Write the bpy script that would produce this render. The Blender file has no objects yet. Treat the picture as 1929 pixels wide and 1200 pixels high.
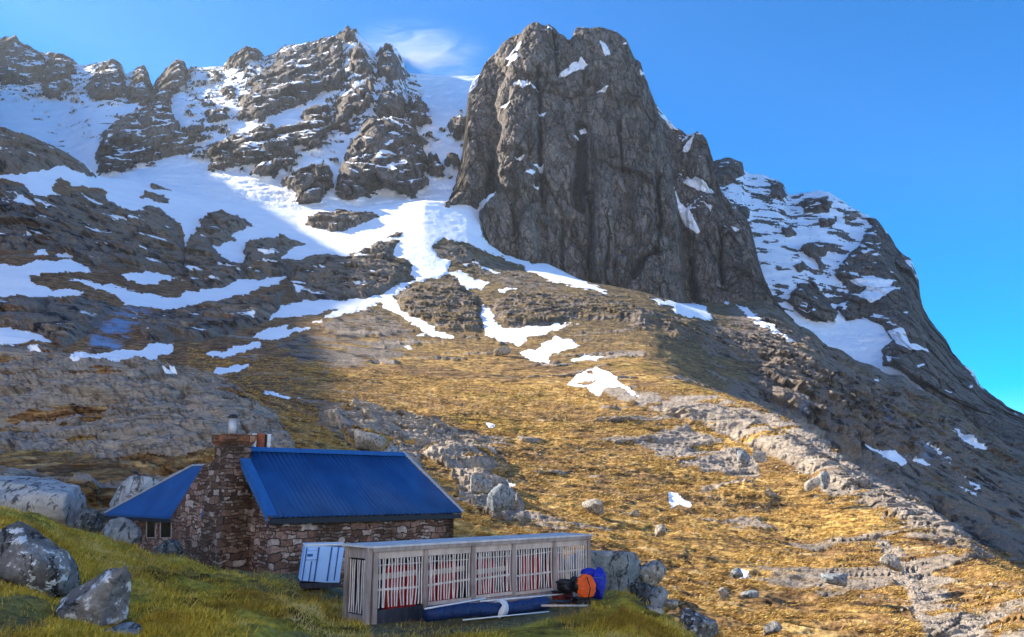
import bpy, bmesh, math, random
import numpy as np
from mathutils import Vector, Matrix
R = math.radians
C = bpy.context.scene.collection
# ------------------------------------------------------------------ camera
F, PIT = 1605.0, R(11.3)                     # focal length in photo pixels (1929 wide), upward pitch
cam = bpy.data.cameras.new("camera"); cam_o = bpy.data.objects.new("camera", cam); C.objects.link(cam_o)
cam.sensor_width = 36; cam.lens = 36 * F / 1929; cam.clip_end = 8000; cam.clip_start = 0.1
cam_o.rotation_euler = (R(90) + PIT, 0, 0)
bpy.context.scene.camera = cam_o
# ------------------------------------------------------------------ light
SUN_AZ, SUN_EL = -70.0, 30.0                 # azimuth from +Y (left negative)
SD = np.array([math.sin(R(SUN_AZ)) * math.cos(R(SUN_EL)), math.cos(R(SUN_AZ)) * math.cos(R(SUN_EL)), math.sin(R(SUN_EL))])
w = bpy.data.worlds.new("World"); bpy.context.scene.world = w; w.use_nodes = True
nt = w.node_tree; bg = nt.nodes["Background"]; sky = nt.nodes.new("ShaderNodeTexSky")
sky.sky_type = 'NISHITA'; sky.sun_disc = False
sky.sun_elevation = R(SUN_EL); sky.sun_rotation = R(SUN_AZ); sky.altitude = 5000
sky.air_density = 1.0; sky.dust_density = 0.05; sky.ozone_density = 3.0
hs = nt.nodes.new("ShaderNodeHueSaturation"); hs.inputs["Saturation"].default_value = 1.5
nt.links.new(sky.outputs[0], hs.inputs["Color"]); nt.links.new(hs.outputs[0], bg.inputs[0]); bg.inputs[1].default_value = 0.11
sun = bpy.data.lights.new("sun", 'SUN'); sun.energy = 4.5; sun.angle = R(0.5); sun.color = (1, .90, .74)
sun_o = bpy.data.objects.new("sun", sun); C.objects.link(sun_o)
sun_o.rotation_euler = Vector(SD).to_track_quat('Z', 'Y').to_euler()
vs = bpy.context.scene.view_settings; vs.view_transform = 'Standard'; vs.look = 'None'; vs.exposure = 1.8; vs.gamma = 1

# ------------------------------------------------------------------ maths helpers
CP, SP = math.cos(PIT), math.sin(PIT)
def unp(px, py, Y):
    px = np.asarray(px, float); py = np.asarray(py, float); Y = np.asarray(Y, float)
    a = (px - 964.5) / F; b = (600 - py) / F; dy = CP - b * SP
    return np.stack(np.broadcast_arrays(a / dy * Y, Y, (SP + b * CP) / dy * Y), -1)
def W(px, py, Y): return Vector(unp(px, py, Y))
rs = np.random.RandomState(7); PERM = np.concatenate([rs.permutation(256)] * 3).astype(np.int32)
GR = rs.normal(size=(256, 3)).astype(np.float32); GR /= np.linalg.norm(GR, axis=1, keepdims=True)
def _perlin(P):
    i = np.floor(P).astype(np.int32); f = (P - i).astype(np.float32); u = f * f * f * (f * (f * 6 - 15) + 10); i &= 255
    out = np.zeros(len(P), np.float32)
    for dx in (0, 1):
        wx = u[:, 0] if dx else 1 - u[:, 0]; hx = PERM[i[:, 0] + dx]
        for dy in (0, 1):
            wy = wx * (u[:, 1] if dy else 1 - u[:, 1]); hy = PERM[hx + ((i[:, 1] + dy) & 255)]
            for dz in (0, 1):
                g = GR[PERM[hy + ((i[:, 2] + dz) & 255)] & 255]
                out += wy * (u[:, 2] if dz else 1 - u[:, 2]) * (g[:, 0] * (f[:, 0] - dx) + g[:, 1] * (f[:, 1] - dy) + g[:, 2] * (f[:, 2] - dz))
    return out * 1.6
def perlin(P):
    sh = P.shape[:-1]; P = P.reshape(-1, 3); o = np.empty(len(P), np.float32)
    for k in range(0, len(P), 40000): o[k:k + 40000] = _perlin(P[k:k + 40000])
    return o.reshape(sh)
def fbm(P, sc, oc=4, seed=0.0, gain=.5, ridged=False):
    Q = P * np.asarray(sc, np.float32) + np.float32(seed * 17.31 + .37); a = 1.0; t = 0; s = 0
    for k in range(oc):
        n = perlin(Q)
        if ridged: n = 1 - 2 * np.abs(n)
        s = s + a * n; t += a; a *= gain; Q = Q * 2.03 + 11.7
    return s / t
def cells(P, sc, seed=0):
    """broken-rock blocks: per-block offset, per-block tilt and the distance to the joint between blocks"""
    sh = P.shape[:-1]; Q = (P * np.asarray(sc, np.float32)).reshape(-1, 3); out = np.empty((3, len(Q)), np.float32); T3 = np.random.RandomState(seed + 99).rand(256, 7).astype(np.float32)
    for k in range(0, len(Q), 60000):
        q = Q[k:k + 60000]; b = np.floor(q).astype(np.int32); f1 = np.full(len(q), 9., np.float32); f2 = f1.copy(); hid = np.zeros(len(q), np.int32); dl = np.zeros_like(q)
        for dx in (-1, 0, 1):
            for dy in (-1, 0, 1):
                for dz in (-1, 0, 1):
                    c = b + np.array([dx, dy, dz], np.int32); h = PERM[PERM[PERM[c[:, 0] & 255] + (c[:, 1] & 255)] + (c[:, 2] & 255)]
                    v = q - (c + T3[h, :3]); d = np.sqrt((v * v).sum(1)); n = d < f1
                    f2 = np.where(n, f1, np.minimum(f2, d)); f1 = np.where(n, d, f1); hid = np.where(n, h, hid); dl = np.where(n[:, None], v, dl)
        out[0, k:k + 60000] = T3[hid, 3] - .5; out[1, k:k + 60000] = (dl * (T3[hid, 4:7] - .5)).sum(1) * 2; out[2, k:k + 60000] = f2 - f1
    return [o.reshape(sh) for o in out]
def pchip(xk, yk, x):
    """monotone cubic; yk may be (K,...) sampled along axis 0"""
    xk = np.asarray(xk, float); yk = np.asarray(yk, float)
    h = np.diff(xk).reshape((-1,) + (1,) * (yk.ndim - 1)); d = np.diff(yk, axis=0) / h
    m = np.zeros_like(yk); m[0] = d[0]; m[-1] = d[-1]
    a, b = d[:-1], d[1:]; w1 = 2 * h[1:] + h[:-1]; w2 = h[1:] + 2 * h[:-1]
    with np.errstate(all='ignore'):
        hm = (w1 + w2) / (w1 / a + w2 / b)
    m[1:-1] = np.where(a * b > 0, hm, 0)
    k = np.clip(np.searchsorted(xk, x, 'right') - 1, 0, len(xk) - 2); H = (xk[k + 1] - xk[k])
    t = np.clip((x - xk[k]) / H, 0, 1); sh = (-1,) + (1,) * (yk.ndim - 1); t = t.reshape(sh); H = H.reshape(sh)
    return ((1 + 2 * t) * (1 - t) ** 2 * yk[k] + t * (1 - t) ** 2 * H * m[k] + t * t * (3 - 2 * t) * yk[k + 1] + t * t * (t - 1) * H * m[k + 1])
def lin(pts, x):
    p = np.array(pts, float); return np.interp(x, p[:, 0], p[:, 1])
def smooth(a, b, x):
    t = np.clip((x - a) / (b - a), 0, 1); return t * t * (3 - 2 * t)
# signed distance to traced outlines, kept on a raster and sampled with a wobble
RX0, RY0, RST, RNX, RNY = -700, -60, 2.0, 1600, 700
def raster(polys, lim=40.0):
    Fd = np.full((RNY, RNX), -lim, np.float32)
    for p in polys:
        p = np.array(p, float)
        x0 = max(0, int((p[:, 0].min() - lim - RX0) / RST)); x1 = min(RNX, int((p[:, 0].max() + lim - RX0) / RST) + 2)
        y0 = max(0, int((p[:, 1].min() - lim - RY0) / RST)); y1 = min(RNY, int((p[:, 1].max() + lim - RY0) / RST) + 2)
        if x1 <= x0 or y1 <= y0: continue
        gx, gy = np.meshgrid(np.arange(x0, x1) * RST + RX0, np.arange(y0, y1) * RST + RY0)
        d2 = np.full(gx.shape, 1e9); ins = np.zeros(gx.shape, bool); q = np.roll(p, -1, 0)
        for (ax, ay), (bx, by) in zip(p, q):
            ex, ey = bx - ax, by - ay; t = np.clip(((gx - ax) * ex + (gy - ay) * ey) / (ex * ex + ey * ey + 1e-9), 0, 1)
            d2 = np.minimum(d2, (gx - ax - t * ex) ** 2 + (gy - ay - t * ey) ** 2)
            if ay != by: ins ^= ((ay > gy) != (by > gy)) & (gx < (bx - ax) * (gy - ay) / (by - ay) + ax)
        Fd[y0:y1, x0:x1] = np.maximum(Fd[y0:y1, x0:x1], np.clip(np.where(ins, 1, -1) * np.sqrt(d2), -lim, lim))
    return Fd
def samp(Fd, px, py):
    x = np.clip((px - RX0) / RST, 0, RNX - 1.01); y = np.clip((py - RY0) / RST, 0, RNY - 1.01)
    i = x.astype(int); j = y.astype(int); u = x - i; v = y - j
    return Fd[j, i] * (1 - u) * (1 - v) + Fd[j, i + 1] * u * (1 - v) + Fd[j + 1, i] * (1 - u) * v + Fd[j + 1, i + 1] * u * v
def grid_normals(P):
    du = np.gradient(P, axis=1); dv = np.gradient(P, axis=0); n = np.cross(du, dv)
    n /= np.linalg.norm(n, axis=-1, keepdims=True) + 1e-9
    s = np.sign((n * -P).sum(-1, keepdims=True)); s[s == 0] = 1      # face the viewer's side
    return n * s
def blur(A, n):
    for ax in (0, 1):
        k = 2 * n + 1; p = [(0, 0)] * A.ndim; p[ax] = (n + 1, n)
        c = np.cumsum(np.pad(A, p, mode='edge'), axis=ax)
        A = (np.take(c, range(k, c.shape[ax]), ax) - np.take(c, range(0, c.shape[ax] - k), ax)) / k
    return A
# ------------------------------------------------------------------ object helpers
def mesh_np(name, V, Fq, mat, attrs=None, smooth_=True):
    me = bpy.data.meshes.new(name); V = np.asarray(V, np.float32); Fq = np.asarray(Fq, np.int32); k = Fq.shape[1]
    me.vertices.add(len(V)); me.vertices.foreach_set("co", V.ravel())
    me.loops.add(Fq.size); me.loops.foreach_set("vertex_index", Fq.ravel())
    me.polygons.add(len(Fq)); me.polygons.foreach_set("loop_start", np.arange(0, Fq.size, k, dtype=np.int32))
    me.polygons.foreach_set("use_smooth", np.full(len(Fq), smooth_))
    me.update(calc_edges=True)
    for an, av in (attrs or {}).items():
        a = me.attributes.new(an, 'FLOAT', 'POINT'); a.data.foreach_set("value", np.asarray(av, np.float32).ravel())
    o = bpy.data.objects.new(name, me); C.objects.link(o)
    if mat: me.materials.append(mat)
    return o
def grid_faces(r, c):
    i = np.arange(r * c).reshape(r, c)
    return np.stack([i[:-1, :-1], i[:-1, 1:], i[1:, 1:], i[1:, :-1]], -1).reshape(-1, 4)
def struct(o, kind="structure"): o["kind"] = kind; return o
def tag(o, label, cat, group=None):
    o["label"] = label; o["category"] = cat
    if group: o["group"] = group
    return o
def thing(name, label, cat, loc, rotz=0, group=None):
    o = bpy.data.objects.new(name, None); C.objects.link(o); o.location = loc; o.rotation_euler = (0, 0, rotz)
    o.empty_display_size = .2
    return tag(o, label, cat, group)
def obj(name, bm, mat, parent=None, smooth_=False):
    me = bpy.data.meshes.new(name); bmesh.ops.recalc_face_normals(bm, faces=bm.faces[:]); bm.to_mesh(me); bm.free()
    o = bpy.data.objects.new(name, me); C.objects.link(o); o.parent = parent
    if mat: me.materials.append(mat)
    if smooth_:
        for p in me.polygons: p.use_smooth = True
    return o
def add_box(bm, x0, x1, y0, y1, z0, z1, rot=None, bev=0.0):
    r = bmesh.ops.create_cube(bm, size=1)['verts']
    M = Matrix.Translation(((x0 + x1) / 2, (y0 + y1) / 2, (z0 + z1) / 2)) @ (rot or Matrix.Identity(4)) @ Matrix.Diagonal((x1 - x0, y1 - y0, z1 - z0, 1))
    bmesh.ops.transform(bm, matrix=M, verts=r)
    if bev: bmesh.ops.bevel(bm, geom=list({e for v in r for e in v.link_edges}), offset=bev, segments=1, affect='EDGES')
def add_tube(bm, pts, rad, n=8, cap=True):
    pts = [Vector(p) for p in pts]; rings = []
    if not hasattr(rad, '__len__'): rad = [rad] * len(pts)
    for i, p in enumerate(pts):
        t = (pts[min(i + 1, len(pts) - 1)] - pts[max(i - 1, 0)]).normalized()
        a = t.orthogonal().normalized() if i == 0 else (a - t * a.dot(t)).normalized()
        b = t.cross(a)
        rings.append([bm.verts.new(p + (a * math.cos(2 * math.pi * k / n) + b * math.sin(2 * math.pi * k / n)) * rad[i]) for k in range(n)])
    for r0, r1 in zip(rings, rings[1:]):
        for k in range(n): bm.faces.new((r0[k], r0[(k + 1) % n], r1[(k + 1) % n], r1[k]))
    if cap: bm.faces.new(rings[0][::-1]); bm.faces.new(rings[-1])
def add_poly_prism(bm, pts, d):
    """closed flat polygon given in 3D, thickened by vector d"""
    a = [bm.verts.new(Vector(p)) for p in pts]; b = [bm.verts.new(Vector(p) + Vector(d)) for p in pts]; n = len(a)
    bm.faces.new(a); bm.faces.new(b[::-1])
    for k in range(n): bm.faces.new((a[k], b[k], b[(k + 1) % n], a[(k + 1) % n]))
# ------------------------------------------------------------------ material helpers
class M:
    def __init__(s, name):
        s.m = bpy.data.materials.new(name); s.m.use_nodes = True; s.t = s.m.node_tree; s.n = s.t.nodes; s.b = s.n["Principled BSDF"]
        s.pos = s.n.new("ShaderNodeNewGeometry").outputs["Position"]; s.tc = s.n.new("ShaderNodeTexCoord").outputs["Object"]
    def L(s, a, b): s.t.links.new(a, b)
    def val(s, sock, v):
        if isinstance(v, (int, float)): sock.default_value = v
        elif isinstance(v, tuple): sock.default_value = v + (1,) if len(v) == 3 and sock.type == 'RGBA' else v
        else: s.L(v, sock)
    def attr(s, n): a = s.n.new("ShaderNodeAttribute"); a.attribute_name = n; return a.outputs["Fac"]
    def mapv(s, v, sc, rot=(0, 0, 0), loc=(0, 0, 0)):
        m = s.n.new("ShaderNodeMapping"); m.inputs["Scale"].default_value = sc; m.inputs["Rotation"].default_value = rot; m.inputs["Location"].default_value = loc; s.L(v, m.inputs[0]); return m.outputs[0]
    def noise(s, v, sc, det=5, rough=.55, dist=0.0):
        n = s.n.new("ShaderNodeTexNoise"); n.inputs["Scale"].default_value = sc; n.inputs["Detail"].default_value = det; n.inputs["Roughness"].default_value = rough; n.inputs["Distortion"].default_value = dist; s.L(v, n.inputs["Vector"]); return n.outputs["Fac"]
    def vor(s, v, sc, feature='F1', out="Distance", rand=1.0):
        n = s.n.new("ShaderNodeTexVoronoi"); n.feature = feature; n.inputs["Scale"].default_value = sc; n.inputs["Randomness"].default_value = rand; s.L(v, n.inputs["Vector"]); return n.outputs[out]
    def math(s, op, a, b=0.0, c=0.0, clamp=False):
        n = s.n.new("ShaderNodeMath"); n.operation = op; n.use_clamp = clamp
        for k, v in enumerate((a, b, c)): s.val(n.inputs[k], v)
        return n.outputs[0]
    def step(s, x, a, b, o0=0.0, o1=1.0):
        n = s.n.new("ShaderNodeMapRange"); n.interpolation_type = 'SMOOTHSTEP'; s.val(n.inputs[0], x)
        n.inputs[1].default_value = a; n.inputs[2].default_value = b; n.inputs[3].default_value = o0; n.inputs[4].default_value = o1; return n.outputs[0]
    def ramp(s, x, stops):
        n = s.n.new("ShaderNodeValToRGB"); s.L(x, n.inputs[0]); e = n.color_ramp.elements
        while len(e) < len(stops): e.new(.5)
        for k, (p, c) in enumerate(stops): e[k].position = p; e[k].color = c + (1,)
        return n.outputs[0]
    def mix(s, f, a, b, mode='MIX'):
        n = s.n.new("ShaderNodeMix"); n.data_type = 'RGBA'; n.blend_type = mode; s.val(n.inputs[0], f); s.val(n.inputs[6], a); s.val(n.inputs[7], b); return n.outputs[2]
    def bump(s, h, dist=1.0, st=1.0, prev=None):
        n = s.n.new("ShaderNodeBump"); n.inputs["Strength"].default_value = st; n.inputs["Distance"].default_value = dist; s.L(h, n.inputs["Height"])
        if prev: s.L(prev, n.inputs["Normal"])
        return n.outputs[0]
    def out(s, col, rough=.85, nrm=None, metal=0.0, spec=.3):
        s.val(s.b.inputs["Base Color"], col); s.val(s.b.inputs["Roughness"], rough); s.val(s.b.inputs["Metallic"], metal)
        s.b.inputs["Specular IOR Level"].default_value = spec
        if nrm: s.L(nrm, s.b.inputs["Normal"])
        return s.m
def simple(name, col, rough=.6, var=.25, sc=6.0, metal=0.0, bd=.004, spec=.3):
    m = M(name); n = m.noise(m.tc, sc, 6, .6); d = tuple(c * (1 - var) for c in col); b = tuple(min(1, c * (1 + var)) for c in col)
    return m.out(m.ramp(n, [(.3, d), (.7, b)]), rough, m.bump(n, bd), metal, spec)

def mountain_mat(name, dark, mid, warm, sc=1.0, grass=None):
    m = M(name); P = m.pos
    str_ = m.noise(m.mapv(P, (.11 * sc, .11 * sc, .022 * sc)), 1.0, 6, .65)
    st2 = m.noise(m.mapv(P, (.5 * sc, .5 * sc, .035 * sc)), 1.0, 5, .65)
    big = m.noise(P, .018 * sc, 4); fine = m.noise(P, .33 * sc, 5, .65)
    strata = m.noise(m.mapv(P, (.02 * sc, .02 * sc, .3 * sc)), 1.0, 4, .6)
    col = m.ramp(str_, [(.3, dark), (.5, mid), (.72, warm)])
    col = m.mix(m.step(big, .4, .65), col, m.ramp(fine, [(.3, tuple(c * .7 for c in warm)), (.7, tuple(c * 1.25 for c in warm))]))
    col = m.mix(m.step(str_, .45, .34), col, tuple(c * .30 for c in dark))
    col = m.mix(m.step(strata, .58, .68, 0, .6), col, tuple(c * .5 for c in dark))
    col = m.mix(m.step(st2, .46, .36, 0, .7), col, tuple(c * .4 for c in dark)); col = m.mix(m.step(st2, .58, .7, 0, .45), col, tuple(c * 1.5 for c in mid))
    wv = m.n.new("ShaderNodeVectorMath"); wv.operation = 'MULTIPLY_ADD'; nn = m.n.new("ShaderNodeTexNoise"); nn.inputs["Scale"].default_value = .05; nn.inputs["Detail"].default_value = 4; m.L(P, nn.inputs["Vector"])
    m.L(nn.outputs["Color"], wv.inputs[0]); wv.inputs[1].default_value = (14, 14, 14); m.L(P, wv.inputs[2])
    jo = m.vor(m.mapv(wv.outputs[0], (.11, .11, .05)), 1.0, 'DISTANCE_TO_EDGE'); jo2 = m.vor(m.mapv(wv.outputs[0], (.3, .3, .17)), 1.0, 'DISTANCE_TO_EDGE')
    jc = m.vor(m.mapv(wv.outputs[0], (.11, .11, .05)), 1.0, 'F1', "Color"); js = m.n.new("ShaderNodeSeparateColor"); m.L(jc, js.inputs[0])
    col = m.mix(m.step(js.outputs[0], 0, 1, 0, .5), col, tuple(c * 1.25 for c in warm)); col = m.mix(m.step(js.outputs[1], .55, 1, 0, .55), col, dark)
    col = m.mix(m.step(jo, .05, .0, 0, .8), col, tuple(c * .3 for c in dark)); col = m.mix(m.step(jo2, .07, .0, 0, .5), col, tuple(c * .4 for c in dark))
    col = m.mix(m.attr("pale"), col, (.34, .30, .25))
    col = m.mix(m.attr("crack_shade"), col, tuple(c * .30 for c in dark))  # darkens cracks and recesses: their shade is put into the rock colour
    if grass:
        g = m.ramp(m.noise(m.mapv(P, (.09, .09, .3)), 1.0, 6, .7), [(.3, grass[0]), (.5, grass[1]), (.7, grass[2])])
        col = m.mix(m.step(m.math('ADD', m.attr("grass"), m.math('MULTIPLY', m.math('SUBTRACT', fine, .5), .9)), .4, .6), col, g)
    sn = m.step(m.math('ADD', m.attr("snow"), m.math('MULTIPLY', m.math('SUBTRACT', m.noise(P, .16 * sc, 6, .75), .5), 1.1)), .44, .56)
    col = m.mix(sn, col, m.ramp(m.noise(P, .05, 3), [(.3, (.80, .82, .86)), (.7, (.88, .89, .91))]))
    h = m.math('ADD', m.math('MULTIPLY', str_, 11.0), m.math('MULTIPLY', fine, 4.5))
    h = m.math('ADD', h, m.math('ADD', m.step(jo, 0, .12, 0, 3.0), m.math('ADD', m.step(jo2, 0, .15, 0, 1.2), m.math('MULTIPLY', js.outputs[2], 2.0))))
    h = m.math('MULTIPLY', h, m.step(sn, 0, 1, 1.0, .12))
    return m.out(col, m.step(sn, 0, 1, .9, .7), m.bump(h, 1.0, .8), spec=.2)
#TERRAIN
# ================================================================== TERRAIN
def cols(x0, x1, step=2.0, out=10.0):
    a = np.arange(max(x0, -24), min(x1, 1954) + .1, step)
    if x0 < -24: a = np.concatenate([np.arange(x0, -24, out), a])
    if x1 > 1954: a = np.concatenate([a, np.arange(a[-1] + out, x1 + .1, out)])
    return a
def profile(px, curves, counts):
    """curves: list of (PY(px), Y(px)); returns PX, PY, Y grids, near row first"""
    PYk = np.stack([c[0] for c in curves]); Lk = np.log(np.stack([c[1] for c in curves])); k = np.arange(len(curves), dtype=float)
    t = np.concatenate([np.linspace(i, i + 1, n, endpoint=False) for i, n in enumerate(counts)] + [[len(curves) - 1.0]])
    PY = pchip(k, PYk, t); Y = np.exp(pchip(k, Lk, t))
    return np.broadcast_to(px, PY.shape).copy(), PY, Y, t
def tab(px, xs, *rows): return [pchip(np.array(xs, float), np.array(r, float), px) for r in rows]
def sstep(x, w): return smooth(-w, w, x)

# ---- traced outlines (photo pixels) of what is snow and what is bare rock
TOP = [(-500,230),(0,240),(60,258),(120,285),(160,310),(185,332),(250,345),(400,380),(560,400),(640,398),(720,394),(800,381),(880,385),(905,400),(920,445),(950,472),(1030,492),(1090,525),(1150,552),(1220,568),(1300,572),(1360,565),(1440,560),(1490,600),(1560,650),(1640,690),(1700,712),(1780,760),(1850,810),(1929,855),(2300,1040)]
TOPY = [(-500,600),(0,600),(185,630),(400,660),(640,690),(800,700),(905,735),(1090,770),(1300,790),(1440,760),(1560,700),(1700,640),(1929,560),(2300,420)]
S_HILL = [
 [(150,300),(905,300),(935,370),(905,400),(910,445),(955,475),(1000,495),(1060,500),(1100,530),(1150,552),(1090,542),(1030,525),(985,503),(940,485),(900,465),(850,452),(825,452),(812,468),(832,488),(848,492),(845,512),(826,522),(790,532),(770,512),(778,498),(760,488),(735,480),(748,455),(715,462),(655,485),(560,490),(525,492),(500,470),(465,460),(460,500),(430,510),(405,505),(420,480),(395,470),(370,455),(350,490),(345,470),(350,440),(340,420),(300,400),(250,395),(190,380),(200,362),(100,325)],
 [(790,530),(826,520),(800,525),(765,540),(740,560),(755,580),(780,590),(800,605),(840,628),(855,637),(820,636),(795,625),(775,605),(745,588),(715,572),(660,588),(605,605),(590,608),(640,580),(580,595),(540,598),(505,600),(520,575),(560,570),(600,562),(650,568),(720,553),(770,530)],
 [(465,636),(500,620),(540,610),(545,620),(597,614),(540,632),(510,645)],
 [(386,668),(430,658),(488,644),(490,652),(460,668),(408,674)],
 [(398,706),(408,692),(442,690),(470,687),(465,694),(428,704)], [(303,696),(340,700),(325,703)],
 [(488,741),(520,743),(566,750),(545,754),(515,749)],
 [(127,680),(137,663),(187,668),(214,659),(262,661),(287,648),(330,648),(322,666),(289,678),(214,682),(169,680),(142,685)],
 [(-420,615),(22,617),(56,629),(90,636),(100,646),(68,642),(45,648),(-420,640)], [(-420,645),(40,650),(35,655),(-420,655)], [(48,660),(90,662),(70,667)],
 [(-420,498),(38,499),(68,490),(112,492),(139,490),(172,509),(131,516),(112,512),(49,516),(68,537),(90,539),(101,548),(142,544),(165,552),(142,559),(56,561),(-420,556)],
 [(107,477),(165,473),(197,462),(184,475),(135,488),(112,482)], [(210,456),(225,452),(247,463),(225,464)], [(64,480),(71,468),(90,469),(90,477)], [(272,469),(307,473),(305,477)],
 [(232,516),(277,512),(307,520),(337,520),(352,531),(319,522),(300,535),(262,535),(240,529)],
 [(124,524),(169,531),(210,539),(240,546),(292,554),(319,561),(352,550),(405,544),(450,527),(484,526),(540,520),(521,539),(454,554),(420,565),(371,572),(349,582),(307,586),(277,576),(232,576),(240,569),(210,550),(180,541)],
 [(-420,404),(38,410),(68,426),(79,420),(112,413),(124,422),(150,426),(86,432),(49,434),(34,432),(11,434),(-420,428)],
 [(-420,320),(46,329),(83,318),(121,312),(150,330),(190,358),(150,350),(110,335),(95,350),(112,370),(75,371),(46,350),(0,335),(-420,335)],
 [(907,576),(926,580),(932,602),(945,617),(982,616),(1009,614),(1046,608),(1095,610),(1050,621),(1012,634),(975,649),(937,640),(911,632)],
 [(979,662),(1005,659),(1042,640),(1046,632),(1069,640),(1095,649),(1057,659),(1027,676),(1031,689),(997,677)],
 [(1063,726),(1087,707),(1121,689),(1159,707),(1170,722),(1215,749),(1192,745),(1162,730),(1136,732),(1125,745),(1106,732)],
 [(1080,681),(1102,668),(1140,670),(1125,678),(1099,678)], [(846,511),(870,511),(896,527),(930,533),(904,548),(881,546),(862,531)],
 [(877,496),(889,493),(910,502),(952,512),(920,508)], [(943,544),(960,539),(975,544),(949,550)], [(880,548),(895,555),(908,565),(898,562)],
 [(761,657),(772,651),(782,659)], [(774,631),(803,630),(795,637)], [(1072,530),(1110,535),(1143,546),(1110,545)],
 [(911,797),(926,797),(937,803),(922,806)], [(1260,928),(1275,930),(1285,940),(1305,945),(1305,956),(1280,952),(1265,955)],
 [(1383,1075),(1395,1073),(1412,1088),(1395,1085)], [(943,898),(960,908),(972,915),(955,915)],
 [(1225,565),(1300,567),(1330,577),(1350,602),(1320,605),(1275,585)], [(1342,547),(1375,550),(1372,572),(1355,567)],
 [(1385,572),(1400,575),(1450,615),(1500,647),(1460,630),(1415,600)],
 [(1610,834),(1653,847),(1676,849),(1697,864),(1695,879),(1653,859)], [(1714,866),(1737,866),(1754,885)],
 [(1740,834),(1760,849),(1805,883),(1775,865)], [(1800,807),(1820,827),(1857,841),(1853,845),(1815,833)],
 [(1770,870),(1842,918),(1838,922)], [(1793,911),(1830,932),(1826,936)], [(1640,712),(1652,711),(1658,718),(1645,719)], [(1755,741),(1775,736),(1802,745),(1770,748)],
 [(1925,823),(1950,830),(1950,836)]]
ICE = [[(162,660),(180,630),(195,600),(230,580),(280,577),(285,590),(250,625),(240,640),(225,660),(200,665)], [(1715,845),(1722,825),(1740,832),(1770,862),(1735,862)], [(1485,770),(1495,745),(1500,760),(1503,785),(1490,785)],[(1655,770),(1668,790),(1690,815),(1680,815),(1660,790)]]
R_HILL = [   # crags that stand proud of the slope
 [(350,520),(352,470),(370,440),(385,412),(410,402),(450,406),(478,428),(440,440),(445,452),(400,465),(425,490),(455,500),(465,520),(440,532),(400,540),(365,540)],
 [(458,490),(470,460),(500,448),(540,450),(580,462),(545,470),(530,490),(560,488),(600,482),(650,482),(545,500),(540,520),(480,525),(462,515)],
 [(548,545),(545,505),(590,485),(660,483),(720,455),(748,455),(740,480),(775,490),(780,505),(765,525),(730,548),(690,558),(600,565),(560,565)],
 [(285,355),(290,340),(310,335),(338,350),(335,360),(300,360)], [(262,372),(280,362),(325,375),(320,385)], [(265,390),(300,390),(335,418),(315,418)], [(365,430),(378,427),(374,442)],
 [(212,333),(233,323),(262,323),(271,333),(254,342)], [(420,356),(440,348),(462,356),(450,361)],
 [(573,425),(592,408),(642,396),(688,400),(716,406),(688,421),(646,435),(600,433)], [(730,450),(745,438),(760,438),(752,448)],
 [(-420,385),(60,375),(150,372),(230,395),(300,402),(335,430),(350,470),(350,520),(300,512),(240,505),(180,500),(150,488),(110,470),(60,470),(-420,490)],
 [(-420,240),(0,240),(60,258),(120,285),(160,310),(185,340),(150,325),(110,312),(50,325),(-420,318)],
 [(-420,340),(40,352),(75,372),(110,372),(180,366),(230,390),(150,400),(120,410),(60,418),(40,405),(-420,400)],
 [(-420,570),(90,565),(160,560),(225,580),(190,605),(160,640),(120,650),(90,632),(20,612),(-420,610)],
 [(290,590),(400,570),(500,560),(540,545),(530,580),(480,615),(400,640),(300,645),(270,640),(262,610)],
 [(745,570),(760,545),(800,532),(860,535),(905,560),(910,600),(905,620),(850,625),(800,605),(770,590)],
 [(930,590),(935,565),(990,548),(1080,556),(1150,562),(1230,585),(1250,610),(1180,608),(1100,600),(1010,612),(950,615)],
 [(1230,600),(1300,600),(1400,630),(1470,660),(1440,680),(1350,670),(1270,640)],
 [(1420,700),(1450,660),(1500,665),(1560,700),(1600,760),(1640,830),(1600,850),(1560,830),(1500,800),(1450,760)],
 [(1560,690),(1620,720),(1680,790),(1730,840),(1700,860),(1650,840),(1600,760)],
 [(1610,940),(1700,935),(1780,985),(1860,1055),(1820,1055),(1740,1000),(1650,970)],
 [(1230,770),(1340,760),(1420,790),(1500,830),(1600,890),(1640,920),(1590,925),(1500,880),(1420,850),(1380,820),(1290,800)],
 [(1330,920),(1400,905),(1460,935),(1440,950),(1360,945)],
 [(610,790),(680,775),(760,790),(830,800),(860,830),(800,830),(760,820),(700,830),(640,815)], [(640,830),(700,825),(760,855),(790,885),(740,875),(680,850)],
 [(800,850),(860,830),(930,855),(950,880),(900,890),(840,880)], [(850,890),(930,900),(980,940),(990,960),(930,945),(880,920)],
 [(-420,905),(60,902),(150,910),(205,925),(195,960),(100,965),(-420,960)]]
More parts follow.
